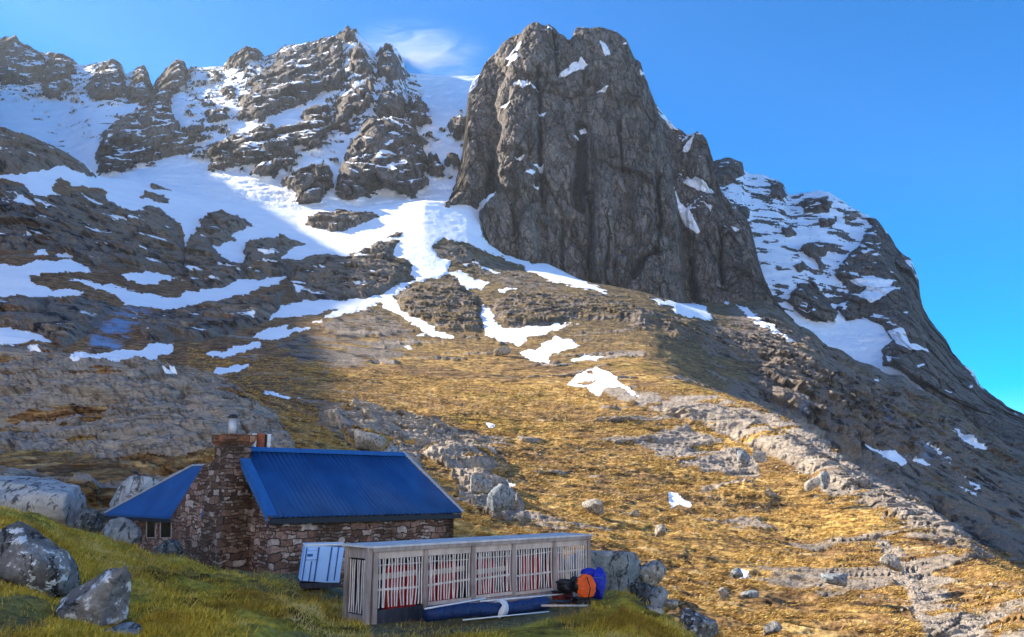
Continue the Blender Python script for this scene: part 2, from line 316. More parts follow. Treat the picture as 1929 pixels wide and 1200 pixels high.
PALE = [   # bare grey slabs and scree
 [(-420,650),(0,655),(150,668),(330,690),(430,715),(480,760),(520,780),(560,850),(420,900),(300,905),(250,880),(150,855),(60,850),(-420,880)],
 [(-420,902),(60,900),(150,908),(210,925),(290,905),(380,900),(320,980),(200,985),(-420,965)],
 [(600,770),(700,765),(780,790),(850,800),(870,830),(800,840),(790,885),(740,880),(660,840),(600,800)],
 [(790,850),(860,828),(940,850),(960,880),(900,895),(840,885)],
 [(850,890),(930,900),(990,950),(1000,985),(930,975),(870,940)],
 [(1090,720),(1180,735),(1250,745),(1350,745),(1500,800),(1640,895),(1800,1000),(1890,1070),(1780,1015),(1690,980),(1620,935),(1560,930),(1500,880),(1400,835),(1300,790),(1200,765)],
 [(1640,1005),(1700,1040),(1760,1085),(1860,1105),(1990,1140),(1990,1240),(1760,1240),(1690,1100)],
 [(1320,925),(1400,900),(1470,935),(1440,960),(1360,955)],
 [(1190,830),(1290,800),(1420,860),(1430,900),(1330,890),(1240,860)]]
HOLES = [[(1083,722),(1100,717),(1125,722),(1110,729)], [(1104,702),(1112,699),(1118,706),(1108,708)]]
GULLY = [[(990,755),(1000,755),(985,800),(968,850),(962,880),(975,930),(985,968),(955,985),(935,960),(950,900),(955,850),(975,800)], [(880,945),(920,950),(960,985),(930,985)]]
F_S, F_R, F_P, F_I, F_H, F_G = (raster(p) for p in (S_HILL, R_HILL, PALE, ICE, HOLES, GULLY))

# ---- the hillside from the hut up to the foot of the cliffs
px = cols(-560, 2300, 1.9)
HX = [-560,0,200,400,600,800,1000,1200,1350,1500,1640,1800,1929,2300]
t_ = lambda a, b: tuple(tab(px, HX, a, b))
hill = [
 t_([1130,1080,1080,1090,1120,1140,1160,1210,1260,1300,1320,1340,1350,1380],[38,38,38,38,42,44,46,48,48,47,45,43,41,38]),
 t_([930,930,935,935,955,985,1020,1065,1095,1120,1145,1170,1190,1230],[62,60,57,56,58,62,67,70,70,69,65,60,56,46]),
 t_([790,795,800,805,840,870,895,915,935,970,1000,1050,1090,1180],[92,92,90,88,95,106,118,125,128,120,104,84,70,50]),
 t_([650,656,672,712,765,800,800,795,790,845,935,1030,1105,1260],[130,130,130,135,142,150,170,182,190,160,128,97,79,54]),
 t_([664,672,690,728,755,785,785,775,765,822,918,1016,1093,1252],[190,190,185,160,150,160,180,196,206,172,137,103,84,57]),
 t_([630,635,665,700,720,735,730,715,740,800,900,1000,1080,1245],[215,215,210,200,195,210,235,255,240,190,148,110,89,60]),
 t_([600,605,640,670,690,700,690,675,735,830,935,1035,1115,1290],[240,240,230,230,230,248,280,305,300,300,290,270,250,200]),
 t_([520,520,560,600,610,620,600,595,660,730,830,935,1020,1200],[320,320,310,310,325,350,410,440,420,400,370,340,310,250]),
 t_([380,385,440,490,510,510,520,548,600,650,745,850,930,1110],[450,450,460,480,500,540,590,620,600,540,490,450,410,320])]
top, topY = lin(TOP, px), lin(TOPY, px)
top = top + 3 * np.sin(px * .11) * smooth(1440, 1520, px)
hill.append((top, topY))
roll = np.maximum(smooth(230, 150, px), smooth(1440, 1500, px))
hill.append((top - 3 + 30 * roll, topY + 8 + 60 * roll))
PX, PY, Y, T = profile(px, hill, [70, 80, 95, 60, 16, 60, 30, 75, 75, 85, 6])
LY = blur(np.log(Y), 5); LY[:2] = np.log(Y[:2]); Y = np.exp(LY)
P = unp(PX, PY, Y).astype(np.float32)
wob = 5.0; n1 = fbm(P / Y[..., None].astype(np.float32), 60, 5, 1, .65); n2 = fbm(P / Y[..., None].astype(np.float32), 60, 5, 2, .65)   # wobble scaled with distance
sx, sy = PX + 16 * n1, PY + 10 * n2
fS, fR, fP, fI, fH, fG = (samp(f, sx, sy) for f in (F_S, F_R, F_P, F_I, F_H, F_G))
nfar = smooth(150, 330, Y)
# relief: every displacement is in metres along the line of growth of the slope
crag = fbm(P, (.035, .035, .022), 5, 3, .55, True); mid = fbm(P, (.10, .10, .16), 4, 4); loc = fbm(P, (.30, .30, .55), 4, 5)
tus = fbm(P, (.55, .9, 2.4), 3, 6); slab = fbm(P, (.05, .12, .35), 4, 7, .6, True)
rockm = smooth(-2, 7, fR)
sunny = smooth(690, 760, PX); ledgy = fbm(P + 6 * mid[..., None], (.03, .04, .22), 4, 15, .55, True)
d = rockm * ((1 - sunny) * np.clip(.015 * Y, .5, 7) * (1 - np.exp(-np.maximum(fR, 0) / 4)) + sunny * np.clip(.011 * Y, .3, 5) * (1 - np.exp(-np.maximum(fR, 0) / 11)))
Pw = P + 4 * np.stack([fbm(P, (.08, .08, .08), 3, 60 + k_) for k_ in range(3)], -1)
kA, kB = cells(Pw, (.045, .05, .055), 8), cells(Pw, (.16, .2, .30), 9)
rib = fbm(P @ np.array([[.94, -.2, -.28], [.25, .95, .2], [.22, -.25, .94]], np.float32), (.018, .05, .11), 5, 17, .6)
ribm = smooth(.18, .27, rib) * smooth(6, -3, fS) * smooth(60, 75, Y)
d += rockm * nfar * (1 - .6 * sunny) * smooth(0, 9, fR) * (6 * kA[0] + 5 * kA[1] + 2.2 * kB[0] + 1.8 * kB[1] - 2 * smooth(.1, 0, kA[2])) + ribm * (.35 + .9 * kB[0] + .7 * kB[1]) * np.clip(Y / 150, .5, 2.2)
d += rockm * (nfar * ((1 - sunny) * (1.6 * crag + 1.0 * fbm(P, (.12, .12, .07), 4, 13, .6, True) + 2 * mid) + sunny * (3.2 * ledgy + 2.2 * mid + .8 * loc)) + (1 - nfar) * (1.1 * slab + .35 * loc))
pal = smooth(-3, 5, fP) * (1 - nfar)
kS = cells(P + 2.5 * mid[..., None], (.10, .16, .42), 10)
lay = fbm(P @ np.array([[.97, -.1, -.2], [.1, .99, .1], [.2, -.1, .97]], np.float32), (.05, .10, .5), 4, 14)
d += pal * (1 - .62 * smooth(950, 1100, PX)) * (.7 * slab + 1.1 * kS[0] + 1.0 * kS[1] - .4 * smooth(.09, 0, kS[2]) + 1.3 * np.floor(lay * 6) / 3 + .35 * loc)
soft = (1 - rockm) * smooth(6, -3, fS)
d += soft * (nfar * (2.2 * mid + .8 * loc) + (1 - nfar) * (1.0 * mid + .55 * loc + .30 * tus * smooth(260, 90, Y) + .35 * fbm(P, (.35, .9, 1.8), 3, 16, .6, True) + .55 * fbm(P + 2.0 * mid[..., None], (.13, .13, 1.5), 3, 11, .6)))
d += .9 * nfar * mid * smooth(0, 8, fS)
d += .0015 * Y * smooth(-1, 3, fS) * smooth(60, 150, Y)
d -= .002 * Y * smooth(-8, 10, fG) * (1 - nfar)
farR0 = smooth(1330, 1480, PX) * smooth(5.5, 6.1, T[:, None]) * smooth(8.95, 8.5, T[:, None])
steep = smooth(1350, 1480, PX) * smooth(5.5, 6.2, T[:, None]) * smooth(8.6, 7.6, T[:, None])     # fluted slabs above the right-hand gully
fl = fbm(P, (.05, .03, .008), 4, 9, .55, True)
d += steep * 5 * fl
rk2 = smooth(-.12, .12, fbm(P, (.014, .014, .02), 4, 55))
d += farR0 * (.35 + .65 * rk2) * (4.5 * kA[0] + 4 * kA[1] + 2.0 * kB[0] + 1.6 * kB[1] + 2.5 * fl - 1.5 * smooth(.1, 0, kA[2]))
up = (np.array([0, -.85, .5], np.float32) * (1 - nfar[..., None]) + np.array([0, -.99, .08], np.float32) * nfar[..., None]).astype(np.float32)
edge = np.minimum(1, np.minimum(smooth(0, .25, T), 1))[:, None]
V = P + (d * edge)[..., None].astype(np.float32) * up
N = grid_normals(blur(V, 1)); nz = N[..., 2]
snow = smooth(-4, 4, fS + 8 * smooth(180, 320, Y) * fbm(P, (.07, .07, .10), 5, 53, .66)) * smooth(3, -3, np.where(T[:, None] > 4, fR, -9)) * smooth(2, -2, fH)
pw = smooth(450, 560, PY) * 0
inS = smooth(-3, 12, fS) * smooth(4, 12, fR) * nfar
snow = np.maximum(snow, .85 * smooth(.70, .86, nz) * smooth(.08, .3, fbm(P, (.035, .035, .05), 5, 56, .65)) * smooth(-6, 14, fR) * nfar * (PX < 720))
snow = np.maximum(snow, .45 * smooth(-3, 5, fI) * smooth(-.2, .4, loc))
edgeR = np.maximum(smooth(-1, 4, fR), 0)
grass = np.maximum(smooth(3, -5, fR), .62 * sunny * smooth(1390, 1300, PX) * smooth(-.25, .3, mid + .4 * ledgy)) * smooth(3, -4, fP) * smooth(.25, .55, nz)
grass = np.maximum(grass, .6 * smooth(.55, .85, nz) * smooth(-.1, .35, mid) * (1 - pal))
grass = np.maximum(grass, .95 * pal * smooth(.13, .25, fbm(P @ np.array([[.97, -.1, -.2], [.1, .99, .1], [.2, -.1, .97]], np.float32), (.035, .06, .30), 4, 18)))
grass *= 1 - .85 * ribm
farR = smooth(1310, 1430, PX) * smooth(5.4, 6.0, T[:, None])
grass *= 1 - farR * (.35 + .6 * smooth(-.25, .15, fbm(P, (.02, .02, .03), 4, 12)))
grass *= 1 - .75 * smooth(-8, 8, samp(raster([[(600,610),(690,572),(750,600),(785,640),(745,692),(650,695),(560,685),(520,652)], [(760,470),(850,455),(960,500),(1080,548),(960,545),(880,500)], [(540,520),(640,575),(560,590)]]), sx, sy)) * smooth(-.4, .1, mid)
heath = smooth(640, 500, PX) * smooth(75, 100, Y)
grass *= 1 - .85 * steep * smooth(.1, -.3, mid)
pale = np.maximum(smooth(-3, 4, fP) * .75, ribm * .45 * smooth(420, 300, Y))

def hillside_mat():
    m = M("hillside"); P = m.pos
    nA = m.noise(m.mapv(P, (.5, .8, 1.6)), 1.0, 7, .68); nB = m.noise(P, .045, 5, .6); nC = m.noise(P, 1.7, 6, .7); nD = m.noise(P, .012, 3)
    strk = m.noise(m.mapv(P, (1.1, 1.1, .22), (0, .35, 0)), 1.0, 6, .65, .6)
    g = m.ramp(nA, [(.35, (.05, .028, .012)), (.45, (.27, .15, .042)), (.57, (.57, .35, .10)), (.72, (.76, .55, .23))])
    g2 = m.ramp(nA, [(.36, (.05, .028, .014)), (.5, (.22, .125, .05)), (.7, (.44, .28, .12))])
    g3 = m.ramp(nA, [(.3, (.07, .045, .01)), (.5, (.32, .21, .035)), (.75, (.55, .38, .08))])
    gc = m.mix(m.step(nB, .40, .56), g, g2); gc = m.mix(m.step(m.noise(P, .03, 4), .56, .68, 0, .6), gc, g3)
    gc = m.mix(m.step(strk, .56, .68, 0, .7), gc, (.075, .05, .025))
    gc = m.mix(m.attr("far"), gc, m.ramp(m.noise(m.mapv(P, (.06, .06, .2)), 1, 6, .65), [(.3, (.05, .04, .028)), (.5, (.13, .095, .05)), (.72, (.27, .18, .07))]))
    gc = m.mix(m.math('MULTIPLY', m.attr('heath'), .75), gc, m.ramp(nA, [(.36, (.05, .024, .012)), (.5, (.24, .115, .055)), (.7, (.44, .25, .12))]))
    tw = m.n.new('ShaderNodeVectorMath'); tw.operation = 'MULTIPLY_ADD'; tn = m.n.new('ShaderNodeTexNoise'); tn.inputs['Scale'].default_value = .12; tn.inputs['Detail'].default_value = 4; m.L(P, tn.inputs['Vector']); m.L(tn.outputs['Color'], tw.inputs[0]); tw.inputs[1].default_value = (2.5, 2.5, 2.5); m.L(P, tw.inputs[2])
    ter = m.noise(m.mapv(tw.outputs[0], (.16, .16, 1.9), (0, .12, 0)), 1.0, 6, .62)
    gc = m.mix(m.step(ter, .47, .38, 0, .8), gc, (.05, .028, .012)); gc = m.mix(m.step(ter, .56, .68, 0, .5), gc, (.80, .58, .26))
    rk = m.ramp(nC, [(.3, (.085, .067, .052)), (.5, (.20, .16, .125)), (.72, (.35, .29, .23))])
    rk = m.mix(m.step(m.noise(m.mapv(P, (.12, .12, .03)), 1.0, 6, .65), .5, .38), rk, (.035, .03, .028))
    fracs = m.math('ABSOLUTE', m.math('SUBTRACT', m.noise(m.mapv(P, (.16, .28, 1.0), (.25, .2, .4)), 1.0, 5, .6, .7), .5))
    pal = m.ramp(m.noise(P, .8, 7, .7), [(.3, (.24, .195, .155)), (.5, (.42, .35, .28)), (.72, (.55, .475, .39))])
    pal = m.mix(m.step(fracs, .022, .0, 0, .75), pal, (.06, .05, .042))
    col = m.mix(m.attr("pale"), rk, pal); col = m.mix(m.attr("crack_shade"), col, (.02, .017, .015))  # slab joints and crag cracks darkened to stand in for their shade
    gm = m.step(m.math('ADD', m.attr("grass"), m.math('MULTIPLY', m.math('SUBTRACT', nC, .5), 1.3)), .4, .6)
    col = m.mix(gm, col, gc); col = m.mix(m.math('MULTIPLY', m.attr('ice'), .85), col, (.20, .34, .55))
    sn = m.step(m.math('ADD', m.attr("snow"), m.math('MULTIPLY', m.math('SUBTRACT', m.noise(P, .22, 6, .75), .5), 1.3)), .44, .56)
    col = m.mix(sn, col, m.ramp(m.noise(P, .08, 3), [(.3, (.80, .82, .86)), (.7, (.88, .89, .91))]))
    h = m.math('ADD', m.math('MULTIPLY', nA, .55), m.math('MULTIPLY', nC, .22)); h = m.math('ADD', h, m.math('ADD', m.math('MULTIPLY', strk, .3), m.math('MULTIPLY', ter, .7)))
    h = m.math('ADD', h, m.math('MULTIPLY', m.math('MULTIPLY', m.noise(P, .25, 5, .6), m.attr("far")), 4.0))
    h = m.math('MULTIPLY', h, m.step(sn, 0, 1, 1.0, .15))
    return m.out(col, .9, m.bump(h, 1.0, .9), spec=.15)
MT_H = hillside_mat()
r, c = PX.shape
struct(mesh_np("hillside", V.reshape(-1, 3), grid_faces(r, c), MT_H, dict(snow=snow, grass=grass, pale=pale, crack_shade=np.maximum(pal * .45 * smooth(.07, 0, kS[2]), rockm * nfar * .6 * smooth(.08, 0, kA[2])), heath=heath, ice=smooth(-8, 12, fI + 10 * n1) * smooth(-.12, .22, fbm(P, (.10, .10, .14), 5, 57, .7)), far=smooth(230, 420, Y))))
HILL = (PX, PY, V, grass, snow)

# ---- the snowy back wall of the corrie on the left
R_LEFT = [
 [(-420,80),(27,70),(50,92),(70,100),(85,120),(85,155),(55,162),(0,158),(-420,158)], [(92,100),(130,110),(138,165),(110,188),(80,180),(85,140)],
 [(195,118),(228,124),(235,160),(230,190),(180,188),(165,175),(170,150),(190,140)], [(252,133),(272,132),(285,160),(284,198),(245,195),(235,180),(250,160)],
 [(287,185),(300,150),(318,125),(335,115),(347,122),(354,145),(350,165),(330,180),(320,200),(322,225),(345,250),(375,265),(360,288),(310,300),(290,310),(262,315),(230,327),(200,330),(182,322),(185,280),(195,250),(225,225),(250,215),(275,205)],
 [(398,138),(420,140),(423,153),(405,152)], [(412,168),(440,164),(442,184),(420,184)], [(380,190),(404,190),(405,205),(385,205)], [(382,210),(430,205),(440,228),(395,232)], [(340,240),(380,235),(382,262),(350,262)],
 [(422,128),(440,110),(465,90),(485,95),(495,108),(480,112),(470,120),(440,130)],
 [(465,155),(490,140),(510,125),(530,100),(560,88),(600,80),(625,72),(645,85),(648,120),(650,150),(640,170),(600,180),(590,190),(545,205),(510,220),(490,232),(455,225),(450,210),(455,190),(475,170)],
 [(392,322),(395,300),(410,278),(440,260),(500,245),(560,238),(575,215),(615,198),(625,230),(615,262),(590,280),(560,275),(555,290),(500,310),(450,318)],
 [(625,195),(633,180),(670,168),(690,172),(702,192),(688,212),(662,214),(658,250),(633,250),(625,217)],
 [(660,133),(660,100),(675,83),(692,96),(702,121),(704,142),(688,146),(675,137)], [(708,112),(717,94),(733,88),(748,100),(754,121),(765,142),(763,154),(750,154),(733,163),(715,142)],
 [(710,208),(717,179),(742,175),(762,179),(765,229),(738,233),(712,221)], [(767,204),(771,192),(787,187),(804,208),(812,229),(800,237),(771,229)],
 [(629,354),(646,312),(662,267),(675,250),(696,229),(729,225),(767,233),(788,250),(800,283),(804,325),(806,354),(775,375),(725,362),(692,371),(646,379)],
 [(804,296),(817,292),(833,300),(835,329),(821,333),(804,321)], [(842,237),(858,225),(883,233),(896,250),(860,262)], [(846,302),(866,300),(867,320),(847,322)],
 [(533,350),(545,335),(580,325),(620,318),(628,345),(615,370),(590,385),(550,382),(548,365)],
 [(630,72),(650,58),(670,60),(675,78),(650,80)], [(475,330),(490,320),(520,313),(535,320),(520,332),(490,338)], [(580,270),(610,262),(600,282),(585,284)], [(690,150),(705,160),(700,178),(688,170)]]
F_L = raster(R_LEFT)
SKY_L = [(-700,110),(-300,60),(-60,90),(0,82),(14,74),(27,70),(38,82),(50,95),(80,99),(100,104),(120,108),(150,122),(180,122),(198,117),(214,121),(228,124),(238,140),(248,136),(258,133),(272,134),(281,150),(289,166),(296,152),(310,138),(322,122),(335,115),(347,121),(353,136),(362,128),(385,127),(420,126),(430,112),(447,102),(460,97),(465,90),(474,93),(483,99),(490,97),(498,107),(520,103),(527,94),(545,86),(565,84),(590,79),(612,77),(625,72),(636,70),(646,62),(655,59),(668,60),(680,70),(690,80),(703,94),(709,103),(713,96),(722,92),(735,88),(747,92),(754,104),(762,122),(767,138),(790,139),(830,142),(880,143),(960,140)]
px = cols(-700, 960, 1.7)
MX = [-700,-300,0,100,200,300,400,500,600,700,800,870,960]
top, topY = lin(TOP, px), lin(TOPY, px); hid = smooth(240, 170, px); sk = lin(SKY_L, px); skY = tab(px, MX, [1550,1550,1550,1500,1400,1380,1380,1330,1280,1180,1300,1300,1300])[0]
wall = [(top + 5 + 40 * hid, topY + 2 + 120 * hid),
 tuple(tab(px, MX, [270,262,262,290,328,318,322,318,312,372,370,352,330], [880,880,880,860,760,770,770,780,790,760,760,790,830])),
 tuple(tab(px, MX, [170,170,172,185,210,200,200,200,200,240,250,240,230], [1200,1200,1200,1180,1020,1050,1030,1000,1000,900,950,960,980])),
 (sk, skY), (sk + 8, skY + 40), (sk + 90, skY + 420)]
wall[1] = (np.minimum(wall[1][0], wall[0][0] - 3), np.maximum(wall[1][1], wall[0][1] + 10))
PX, PY, Y, T = profile(px, wall, [60, 90, 90, 4, 6])
Y = np.exp(blur(np.log(Y), 4)); P = unp(PX, PY, Y).astype(np.float32)
n1 = fbm(P, .03, 5, 21, .65); n2 = fbm(P, .03, 5, 22, .65)
fR = samp(F_L, PX + 22 * n1, PY + 15 * n2)
crag = fbm(P, (.022, .022, .009), 5, 23, .55, True); ledge = fbm(P + np.array([0, 0, 1], np.float32) * 25 * fbm(P, .02, 3, 19)[..., None], (.03, .03, .04), 4, 24, .6); mid = fbm(P, .035, 5, 25)
MIXL = [(.50, [(-420,80),(27,70),(100,100),(200,116),(289,160),(287,200),(180,196),(90,190),(-420,168)]), (.40, [(345,125),(470,125),(455,235),(400,310),(360,300),(345,240)]), (.47, [(440,105),(650,60),(660,120),(600,185),(480,235),(450,215)]),
 (.48, [(615,120),(770,110),(815,235),(770,245),(640,270),(610,200)]), (.22, [(60,195),(250,200),(200,280),(120,250),(60,215)]), (.36, [(400,300),(640,200),(640,290),(560,330),(420,325)]), (.3, [(780,240),(900,210),(880,340),(800,345)]), (.5, [(300,120),(430,100),(520,100),(460,140),(350,140)])]
rn = .5 + .8 * fbm(P, (.05, .05, .02), 5, 61, .7) + .8 * fbm(P + np.array([0, 0, 1], np.float32) * 30 * n1[..., None], (.05, .05, .045), 5, 62, .7)
mixv = np.zeros_like(PX)
for lv, pl in MIXL: mixv = np.maximum(mixv, lv * smooth(-14, 10, samp(raster([pl]), PX + 22 * n1, PY + 15 * n2)))
rm = np.maximum(smooth(-3, 5, fR), smooth(-.03, .05, mixv - rn) * (mixv > .02))
Pw = P + 9 * np.stack([fbm(P, (.03, .03, .015), 4, 60 + k_) for k_ in range(3)], -1); k1, k2 = cells(Pw, (.027, .02, .0085), 4), cells(Pw, (.075, .06, .035), 5)
d = rm * (18 * (1 - np.exp(-np.maximum(fR, 0) / 4)) + 15 * (1 - np.exp(-np.maximum(fR, 0) / 14)) + 7 * crag + 20 * k1[0] + 15 * k1[1] + 9 * k2[0] + 7 * k2[1] - 6 * smooth(.1, 0, k1[2])) + (1 - rm) * 6 * mid + 5 * ledge
fade = smooth(0, .3, T) * smooth(3.6, 2.95, T)
d *= fade[:, None]
dirn = -unp(PX, PY, np.ones_like(PX)); dirn[..., 2] *= .35; dirn /= np.linalg.norm(dirn, axis=-1, keepdims=True)
V = P + (d[..., None] * dirn).astype(np.float32); V[..., 2] += (2.5 * fbm(P, .06, 4, 26) * smooth(2.5, 3, T)[:, None] * (PX < 768)).astype(np.float32)
N = grid_normals(blur(V, 1)); nz = N[..., 2]; br = fbm(P, .05, 4, 27)
hz = fbm(P + np.array([0, 0, 1], np.float32) * 14 * mid[..., None], (.055, .055, .07), 5, 28, .65)
onrock = smooth(.60, .86, nz + .45 * hz - .12 * (1 - np.clip(br * 2 + .5, 0, 1))) * .9
patchy = smooth(170, 240, PY) * 0 + .5
offrock = 1 - .85 * smooth(.62, .40, nz + .25 * hz) * smooth(.0, .35, br) - .9 * smooth(.18, .42, fbm(P, (.03, .03, .07), 4, 29)) * ((PX < 480) & (PY > 130) & (PY < 300) & (PX > 30)) * smooth(-.3, .2, br)
snow = rm * onrock + (1 - rm) * np.clip(offrock, 0, 1)
snow = np.where((PX > 768) & (PY < 240), np.maximum(snow, .95 * (1 - rm)), snow)
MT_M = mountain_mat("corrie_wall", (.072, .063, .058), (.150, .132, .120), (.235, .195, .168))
r, c = PX.shape
struct(mesh_np("mountain_corrie", V.reshape(-1, 3), grid_faces(r, c), MT_M, dict(snow=snow, pale=np.zeros(r * c))))

# ---- the great rock buttress
T_B = [(838,380),(845,372),(858,345),(866,315),(872,280),(876,240),(879,205),(882,176),(890,155),(905,138),(912,122),(922,110),(935,98),(945,84),(957,74),(970,68),(985,63),(1000,61),(1012,60),(1025,66),(1040,69),(1050,76),(1062,77),(1072,85),(1080,80),(1085,72),(1092,68),(1102,67),(1130,66),(1150,70),(1162,76),(1172,84),(1182,92),(1188,105),(1197,122),(1208,132),(1213,150),(1220,165),(1230,188),(1238,210),(1246,224),(1262,230),(1272,240),(1283,245),(1293,253),(1303,254),(1314,249),(1322,254),(1331,264),(1338,285),(1343,302),(1350,328),(1358,360),(1372,378),(1388,394),(1405,408),(1413,425),(1421,455),(1428,488),(1440,528),(1455,558),(1480,590),(1496,604)]
px = cols(838, 1496, 1.6)
tp = lin(T_B, px); base = np.maximum(lin(TOP, px), np.where(px < 905, 384, 0)); bY = lin(TOPY, px) - 3
BX = [838,880,950,1080,1180,1240,1315,1400,1490]
tY = tab(px, BX, [800,860,905,905,905,900,880,850,800])[0]
tY = np.maximum(tY, bY + 10)
span = base - tp
mk = lambda f, e: (base - span * f, bY + (tY - bY) * e)
tower = [(base + 26, bY - 2), mk(.0, .0), mk(.33, .22), mk(.66, .5), mk(.9, .8), mk(1, 1), (tp + 4, tY + 18), (tp + 120, tY + 260)]
PX, PY, Y, T = profile(px, tower, [10, 90, 90, 70, 35, 4, 5])
Y = np.exp(blur(np.log(Y), 4)); P = unp(PX, PY, Y).astype(np.float32)
B_MAIN = [[(1000,40),(1085,60),(1190,70),(1222,150),(1250,235),(1268,330),(1285,450),(1292,600),(1100,600),(950,520),(895,450),(900,400),(925,370),(935,330),(930,300),(945,250),(930,200),(940,170),(960,120)]]
B_SUB = [[(1285,270),(1300,245),(1318,240),(1345,270),(1350,340),(1330,355),(1300,330),(1280,300)], [(1292,400),(1330,362),(1390,392),(1425,440),(1440,500),(1470,600),(1310,600),(1300,480)],
 [(930,300),(962,185),(1005,172),(1020,240),(1010,300),(962,308)], [(935,335),(990,322),(1012,330),(1010,370),(950,375)], [(1075,62),(1110,55),(1190,70),(1225,170),(1215,230),(1160,210),(1110,170),(1082,120)],
 [(955,70),(1010,50),(1050,66),(1062,130),(1040,160),(985,165),(950,140),(930,110)], [(1160,500),(1235,440),(1260,470),(1262,600),(1190,600),(1160,560)], [(985,400),(1010,395),(1015,500),(985,520),(975,450)], [(1120,350),(1150,340),(1160,420),(1155,560),(1120,560)],
 [(1190,330),(1235,330),(1240,430),(1195,460)], [(850,385),(862,330),(880,320),(905,390)]]
B_CUT = [[(1012,150),(1018,150),(1022,260),(1026,330),(1022,400),(1014,330)], [(1085,243),(1106,243),(1106,330),(1100,420),(1082,400),(1080,300)], [(1237,330),(1243,330),(1246,400),(1243,480),(1236,470)], [(1108,380),(1114,380),(1118,540),(1112,540)], [(1040,90),(1048,90),(1052,160),(1046,160)],
 [(1165,240),(1170,240),(1174,330),(1168,330)], [(925,300),(932,300),(938,370),(930,380),(915,385),(920,330)], [(1186,520),(1240,470),(1246,480),(1192,535)], [(1055,420),(1060,420),(1066,520),(1060,520)], [(1140,420),(1144,420),(1148,560),(1142,560)], [(1300,480),(1306,480),(1316,590),(1304,590)], [(962,400),(966,400),(972,470),(966,470)], [(1085,367),(1115,366),(1116,371),(1085,372)], [(1355,440),(1360,440),(1364,540),(1358,540)]]
B_SNOW = [[(950,122),(965,108),(982,100),(984,112),(962,124)], [(950,130),(976,121),(983,128),(965,135)], [(964,175),(992,167),(1002,181),(985,190)], [(1044,161),(1070,149),(1082,140),(1096,134),(1108,148),(1062,164)], [(1130,100),(1145,110),(1152,130),(1140,132)], [(968,314),(990,306),(980,318)], [(1002,326),(1025,320),(1022,336)], [(1000,362),(1018,364),(1016,370)], [(1010,232),(1030,226),(1024,236)], [(985,345),(1012,338),(1005,350)], [(1205,150),(1216,160),(1208,162)], [(1120,190),(1150,186),(1140,194)], [(940,215),(962,206),(955,222)], [(1092,254),(1104,250),(1108,262),(1094,266)], [(1080,272),(1090,268),(1092,278)],
 [(1270,345),(1280,380),(1300,402),(1319,442),(1311,447),(1290,425),(1277,395)], [(1286,342),(1310,333),(1348,362),(1336,366),(1300,352)], [(1284,287),(1312,253),(1300,287),(1289,292)], [(868,170),(890,150),(905,139),(897,166),(878,182)], [(905,380),(935,366),(930,385),(908,402),(895,400)], [(1250,225),(1262,232),(1280,246),(1262,244)], [(1375,430),(1395,438),(1385,443)], [(1325,385),(1342,396),(1338,404)], [(1160,105),(1182,106),(1180,110)], [(1010,85),(1040,80),(1042,84)], [(1000,180),(1020,183),(1005,188)]]
fM, fU, fC, fS = (raster(p) for p in (B_MAIN, B_SUB, B_CUT, B_SNOW))
n1 = fbm(P, .035, 4, 31); n2 = fbm(P, .035, 4, 32)
a, b = PX + 6 * n1, PY + 10 * n2
aM, aU, aC, aS = samp(fM, a, b), samp(fU, a, b), samp(fC, PX + 14 * fbm(P, (.05, .05, .02), 4, 40, .65), PY + 30 * n2), samp(fS, PX + 5 * n1, PY + 4 * n2)
flute = fbm(P, (.045, .03, .006), 5, 33, .6, True); flute2 = fbm(P, (.14, .1, .022), 4, 34, .6, True); blk = fbm(P, (.02, .02, .018), 4, 35); led = fbm(P, (.02, .02, .12), 4, 36)
Pw = P + 4 * np.stack([fbm(P, (.04, .04, .012), 4, 60 + k_) for k_ in range(3)], -1)
k1, k2, k3 = cells(Pw, (.021, .012, .0055), 1), cells(Pw, (.055, .03, .017), 2), cells(Pw, (.14, .08, .06), 3)
d = 32 * (1 - np.exp(-np.maximum(aM, 0) / 5)) + 14 * (1 - np.exp(-np.maximum(aU, 0) / 3)) - 13 * smooth(-3, 4, aC) * (.5 + .5 * np.clip(1.5 + 3 * blk, 0, 2)) + 2.5 * flute + 2.0 * flute2 + 2.4 * fbm(P, (.3, .2, .03), 4, 66, .6, True)
jv = [np.abs(fbm(P + 6 * n1[..., None], q_, 3, sd_, .5)) for q_, sd_ in (((.040, .03, .0045), 63), ((.10, .07, .010), 64), ((.012, .012, .05), 65))]
jnt = np.maximum.reduce([smooth(.035, 0, jv[0]), .7 * smooth(.045, 0, jv[1]), .55 * smooth(.022, 0, jv[2])])
d += 11 * k1[0] + 6 * k1[1] + 6.5 * k2[0] + 4.5 * k2[1] + 3.4 * k3[0] + 2.6 * k3[1] - 3.5 * jnt - 2.5 * smooth(.06, 0, k1[2]) - 1.8 * smooth(.08, 0, k2[2]) + 3 * led
crack_shadeB = np.maximum.reduce([.6 * jnt, .8 * smooth(-3, 3, aC), .34 * smooth(.05, .0, k1[2]), .40 * smooth(.06, 0, k2[2]), .45 * smooth(.05, -.4, flute)])  # painted shade for joints, cuts and flute hollows
d += 1.5 * smooth(-2, 3, aS)
rim = 1.0 * smooth(0, .03, np.minimum(1, (PY - tp) / 260)) 
d = d * smooth(4.97, 4.6, T)[:, None] + d * .25 * smooth(4.6, 4.97, T)[:, None]
dirn = -unp(PX, PY, np.ones_like(PX)); dirn[..., 2] *= .4; dirn /= np.linalg.norm(dirn, axis=-1, keepdims=True)
V = P + (d[..., None] * dirn).astype(np.float32)
V[..., 2] += (1.8 * fbm(P, .12, 4, 37) * smooth(4.5, 5, T)[:, None]).astype(np.float32)
N = grid_normals(blur(V, 1)); nz = N[..., 2]
